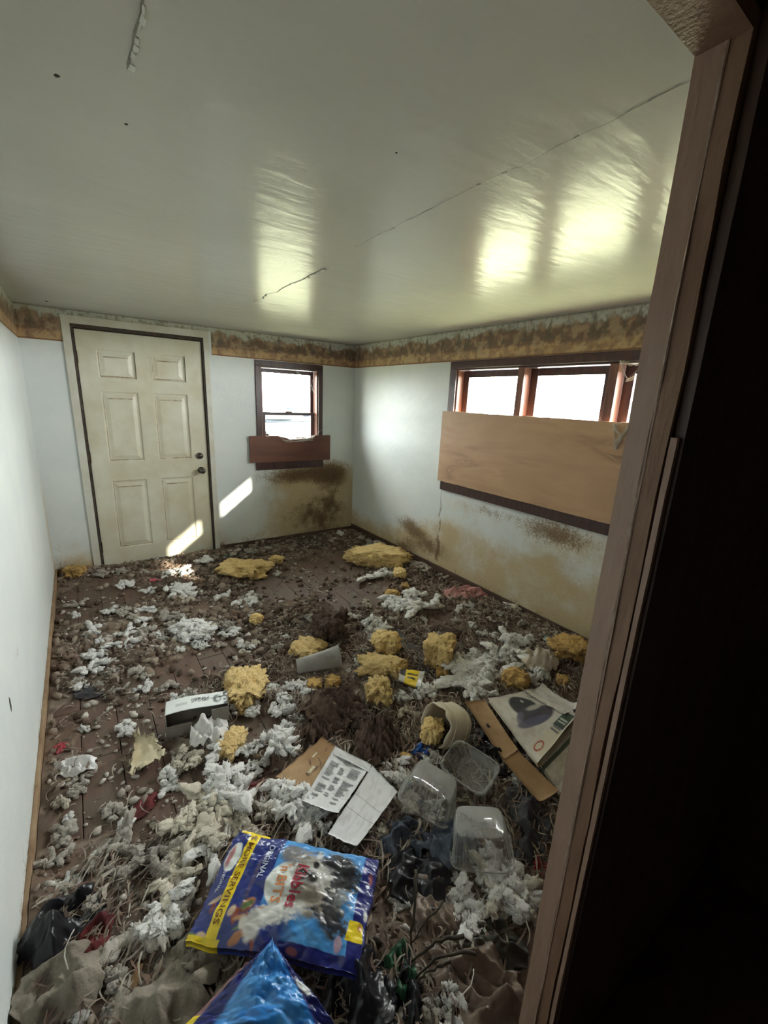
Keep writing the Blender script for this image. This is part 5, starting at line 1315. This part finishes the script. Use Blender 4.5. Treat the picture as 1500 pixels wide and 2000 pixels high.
# twigs and loose strings
for i, (pts, r) in enumerate((([(812, 1700, .16), (810, 1760, .13), (800, 1860, .08)], .006), ([(868, 1760, .12), (830, 1810, .11), (800, 1850, .08)], .004), ([(905, 1830, .13), (850, 1845, .12), (800, 1885, .08)], .006), ([(930, 1862, .13), (860, 1872, .12), (810, 1910, .08)], .005), ([(880, 1880, .12), (830, 1905, .1), (800, 1940, .08)], .004))):
    q = [P(*a) for a in pts]; fine = []
    for j in range(13):
        t = j/12*(len(q)-1); a = min(int(t), len(q)-2); f = t-a; fine.append(q[a].lerp(q[a+1], f)+Vector((rng.gauss(0, .002), rng.gauss(0, .002), .012*math.sin(math.pi*j/12))))
    tag(tube('dry_twig', fine, [r*(1-.5*j/12) for j in range(13)], M['twig']), ['upright dark twig between the pale tufts and the green wrapper', 'thin twig leaning over the creased brown film', 'thick bowed dark stem above the olive strip', 'dark stem arching below the bowed one', 'thin short stem beside the green wrapper'][i], 'twig')
for pts, lab in (([(925, 1893), (920, 1925), (890, 1965)], 'pale thread on the brown film'), ([(145, 1815), (128, 1850), (133, 1893)], 'pale string across the black bag by the left wall')):
    q = [PH(u, v, .07) for u, v in pts]; tag(tube('loose_thread', [q[0], q[0].lerp(q[1], .5)+Vector((.004, 0, .01)), q[1], q[1].lerp(q[2], .5)+Vector((-.004, 0, .008)), q[2]], .0016, M['web'], None, 5), lab, 'thread')

# cobwebs at the windows
def web(name, anchors, label, n=26, seed=1, r=.0006, sag=.02):
    rr = random.Random(seed); V = []; F = []
    for _ in range(n):
        a, b = rr.sample(anchors, 2); a = Vector(a)+Vector((rr.gauss(0, .006), rr.gauss(0, .004), rr.gauss(0, .006))); b = Vector(b)+Vector((rr.gauss(0, .006), rr.gauss(0, .004), rr.gauss(0, .006)))
        pts = [a.lerp(b, i/6)-Vector((0, 0, sag*math.sin(math.pi*i/6)*rr.random())) for i in range(7)]
        v, f = tube_data(pts, r*rr.uniform(.6, 1.8), 3, False); k = len(V); V += v; F += [tuple(i+k for i in q) for q in f]
    o = mesh(name, V, F, M['web']); return tag(o, label, 'cobweb')
web('cobweb', [(-.93, -.03, 1.165), (-.88, -.04, 1.125), (-.80, -.04, 1.115), (-.70, -.04, 1.12), (-.62, -.04, 1.125), (-.56, -.04, 1.14), (-.50, -.03, 1.18), (-.52, -.02, 1.165)], 'dusty cobweb hanging in the notch of the dark board', 46, 3, .0011)
web('cobweb', [(-.50, .03, 1.84), (-.53, .05, 1.70), (-.58, .06, 1.80), (-.49, .02, 1.62), (-.70, .05, 1.835)], 'cobweb in the upper corner of the small window', 22, 4, .0007)
web('cobweb', [(-.02, -3.02, 1.86), (-.03, -3.15, 1.84), (.02, -3.06, 1.76), (-.02, -3.3, 1.86), (.04, -3.2, 1.86)], 'cobweb in the upper corner of the wide window by the mullion', 30, 5, .0010)
web('cobweb', [(-.045, -3.06, 1.50), (-.05, -3.12, 1.44), (-.045, -3.10, 1.36), (-.04, -3.16, 1.53), (-.05, -3.09, 1.40)], 'cobweb tuft clinging to the plywood sheet', 30, 6, .0010)
tag(tube('loose_thread', [Vector((-.50, -.03, 1.19)), Vector((-.40, -.02, 1.25)), Vector((-.28, -.004, 1.32))], .0010, M['web'], None, 4), 'single web strand running from the small window to the wall', 'thread')
tag(tube('loose_thread', [Vector((-.036, -1.60, .90)), Vector((-.03, -1.602, .82)), Vector((-.02, -1.60, .62))], .0010, M['twig'], None, 4), 'dark string dangling from the plywood sheet corner', 'thread')

# ------------------------------------------------------------------ labels of the tufts: what each lies beside
MARKS = [(330, 1105, 'the foot of the entry door'), (150, 1120, 'the dingy corner foam block'), (475, 1112, 'the large flat foam slab'), (305, 1133, 'the bright pink scrap'), (445, 1088, 'the dull green pad'),
 (655, 1050, 'the back baseboard'), (740, 1090, 'the long ragged foam slab'), (781, 1124, 'the small rounded foam lump'), (910, 1160, 'the faded pink cloth'), (767, 1161, 'the soiled orange foam piece'),
 (501, 1212, 'the lone foam nub'), (640, 1236, 'the brown felted heap'), (600, 1275, 'the jagged foam piece'), (752, 1262, 'the lumpy foam knot'), (745, 1304, 'the pitted foam slab'), (857, 1281, 'the blocky foam cube'),
 (738, 1356, 'the round coarse foam disc'), (482, 1338, 'the crumbly foam slab'), (622, 1302, 'the cloudy clear cup'), (1005, 1330, 'the foam lump behind the magazine'), (1115, 1266, 'the wide soiled foam slab'), (1055, 1296, 'the beige plastic bag'),
 (815, 1285, 'the dark ribbed strip'), (800, 1325, 'the yellow packet'), (388, 1412, 'the open white carton'), (408, 1440, 'the white plastic bag'), (452, 1450, 'the bright foam wedge'), (285, 1478, 'the torn paper plate'), (150, 1500, 'the crumpled white tissue'),
 (116, 1463, 'the dark red scrap'), (600, 1500, 'the torn cardboard flap'), (640, 1540, 'the printed sheet'), (700, 1600, 'the blank ruled page'), (655, 1395, 'the dark brown crumpled cloth'), (738, 1455, 'the brown ruffled rag'), (858, 1440, 'the torn jug'),
 (850, 1522, 'the upturned clear tray'), (925, 1516, 'the tilted clear lid'), (936, 1604, 'the clear tray on slate cloth'), (790, 1650, 'the slate blue cloth'), (1000, 1470, 'the long cardboard strip'), (1030, 1590, 'the charcoal cloth'), (1054, 1695, 'the bright red scrap'),
 (1040, 1400, 'the printed magazine'), (420, 1640, 'the ribbon edge of the pet food bag'), (520, 1600, 'the upper edge of the pet food bag'), (350, 1800, 'the yellow tab of the pet food bag'), (720, 1800, 'the right margin of the pet food bag'), (285, 1572, 'the small maroon cloth'),
 (505, 1548, 'the dark red cloth'), (95, 1835, 'the slumped black bag'), (180, 1845, 'the maroon cloth edge'), (122, 1930, 'the grey-beige cloth by the wall'), (300, 1945, 'the large grey-beige cloth'), (810, 1780, 'the upright dark twig'), (782, 1900, 'the green wrapper'),
 (940, 1930, 'the brown wrapping film'), (965, 1850, 'the dark olive strip'), (850, 1790, 'the creased brown film'), (130, 1240, 'the left baseboard near the door'), (110, 1350, 'the left baseboard before the dark film'), (90, 1600, 'the left baseboard past the tissue'), (75, 1740, 'the left baseboard near the black bag'),
 (1040, 1220, 'the right baseboard'), (240, 1425, 'the bare boards left of the carton'), (420, 1285, 'the bare boards above the crumbly slab'), (230, 1180, 'the bare boards before the door'), (900, 1215, 'the flat brown rag')]
MP = [(P(u, v, .03), n) for u, v, n in MARKS]
cnt = {}
for o, key, st, w in TUFTS:
    q = Vector((o.location.x, o.location.y, .03)); d, mk = min(((m_[0]-q).length, m_[1]) for m_ in MP)
    size = 'small ' if w < .075 else ('large ' if w > .19 else '')
    lab = '%s%s %s of stuffing by %s' % (size, CN[key], 'stringy rope' if st else 'fluffy tuft', mk)
    cnt.setdefault(lab, []).append(o)
for lab, os_ in cnt.items():
    for o in os_: tag(o, lab, 'stuffing', 'stuffing pieces: '+lab if len(os_) > 1 else 'stuffing strewn over the floor')
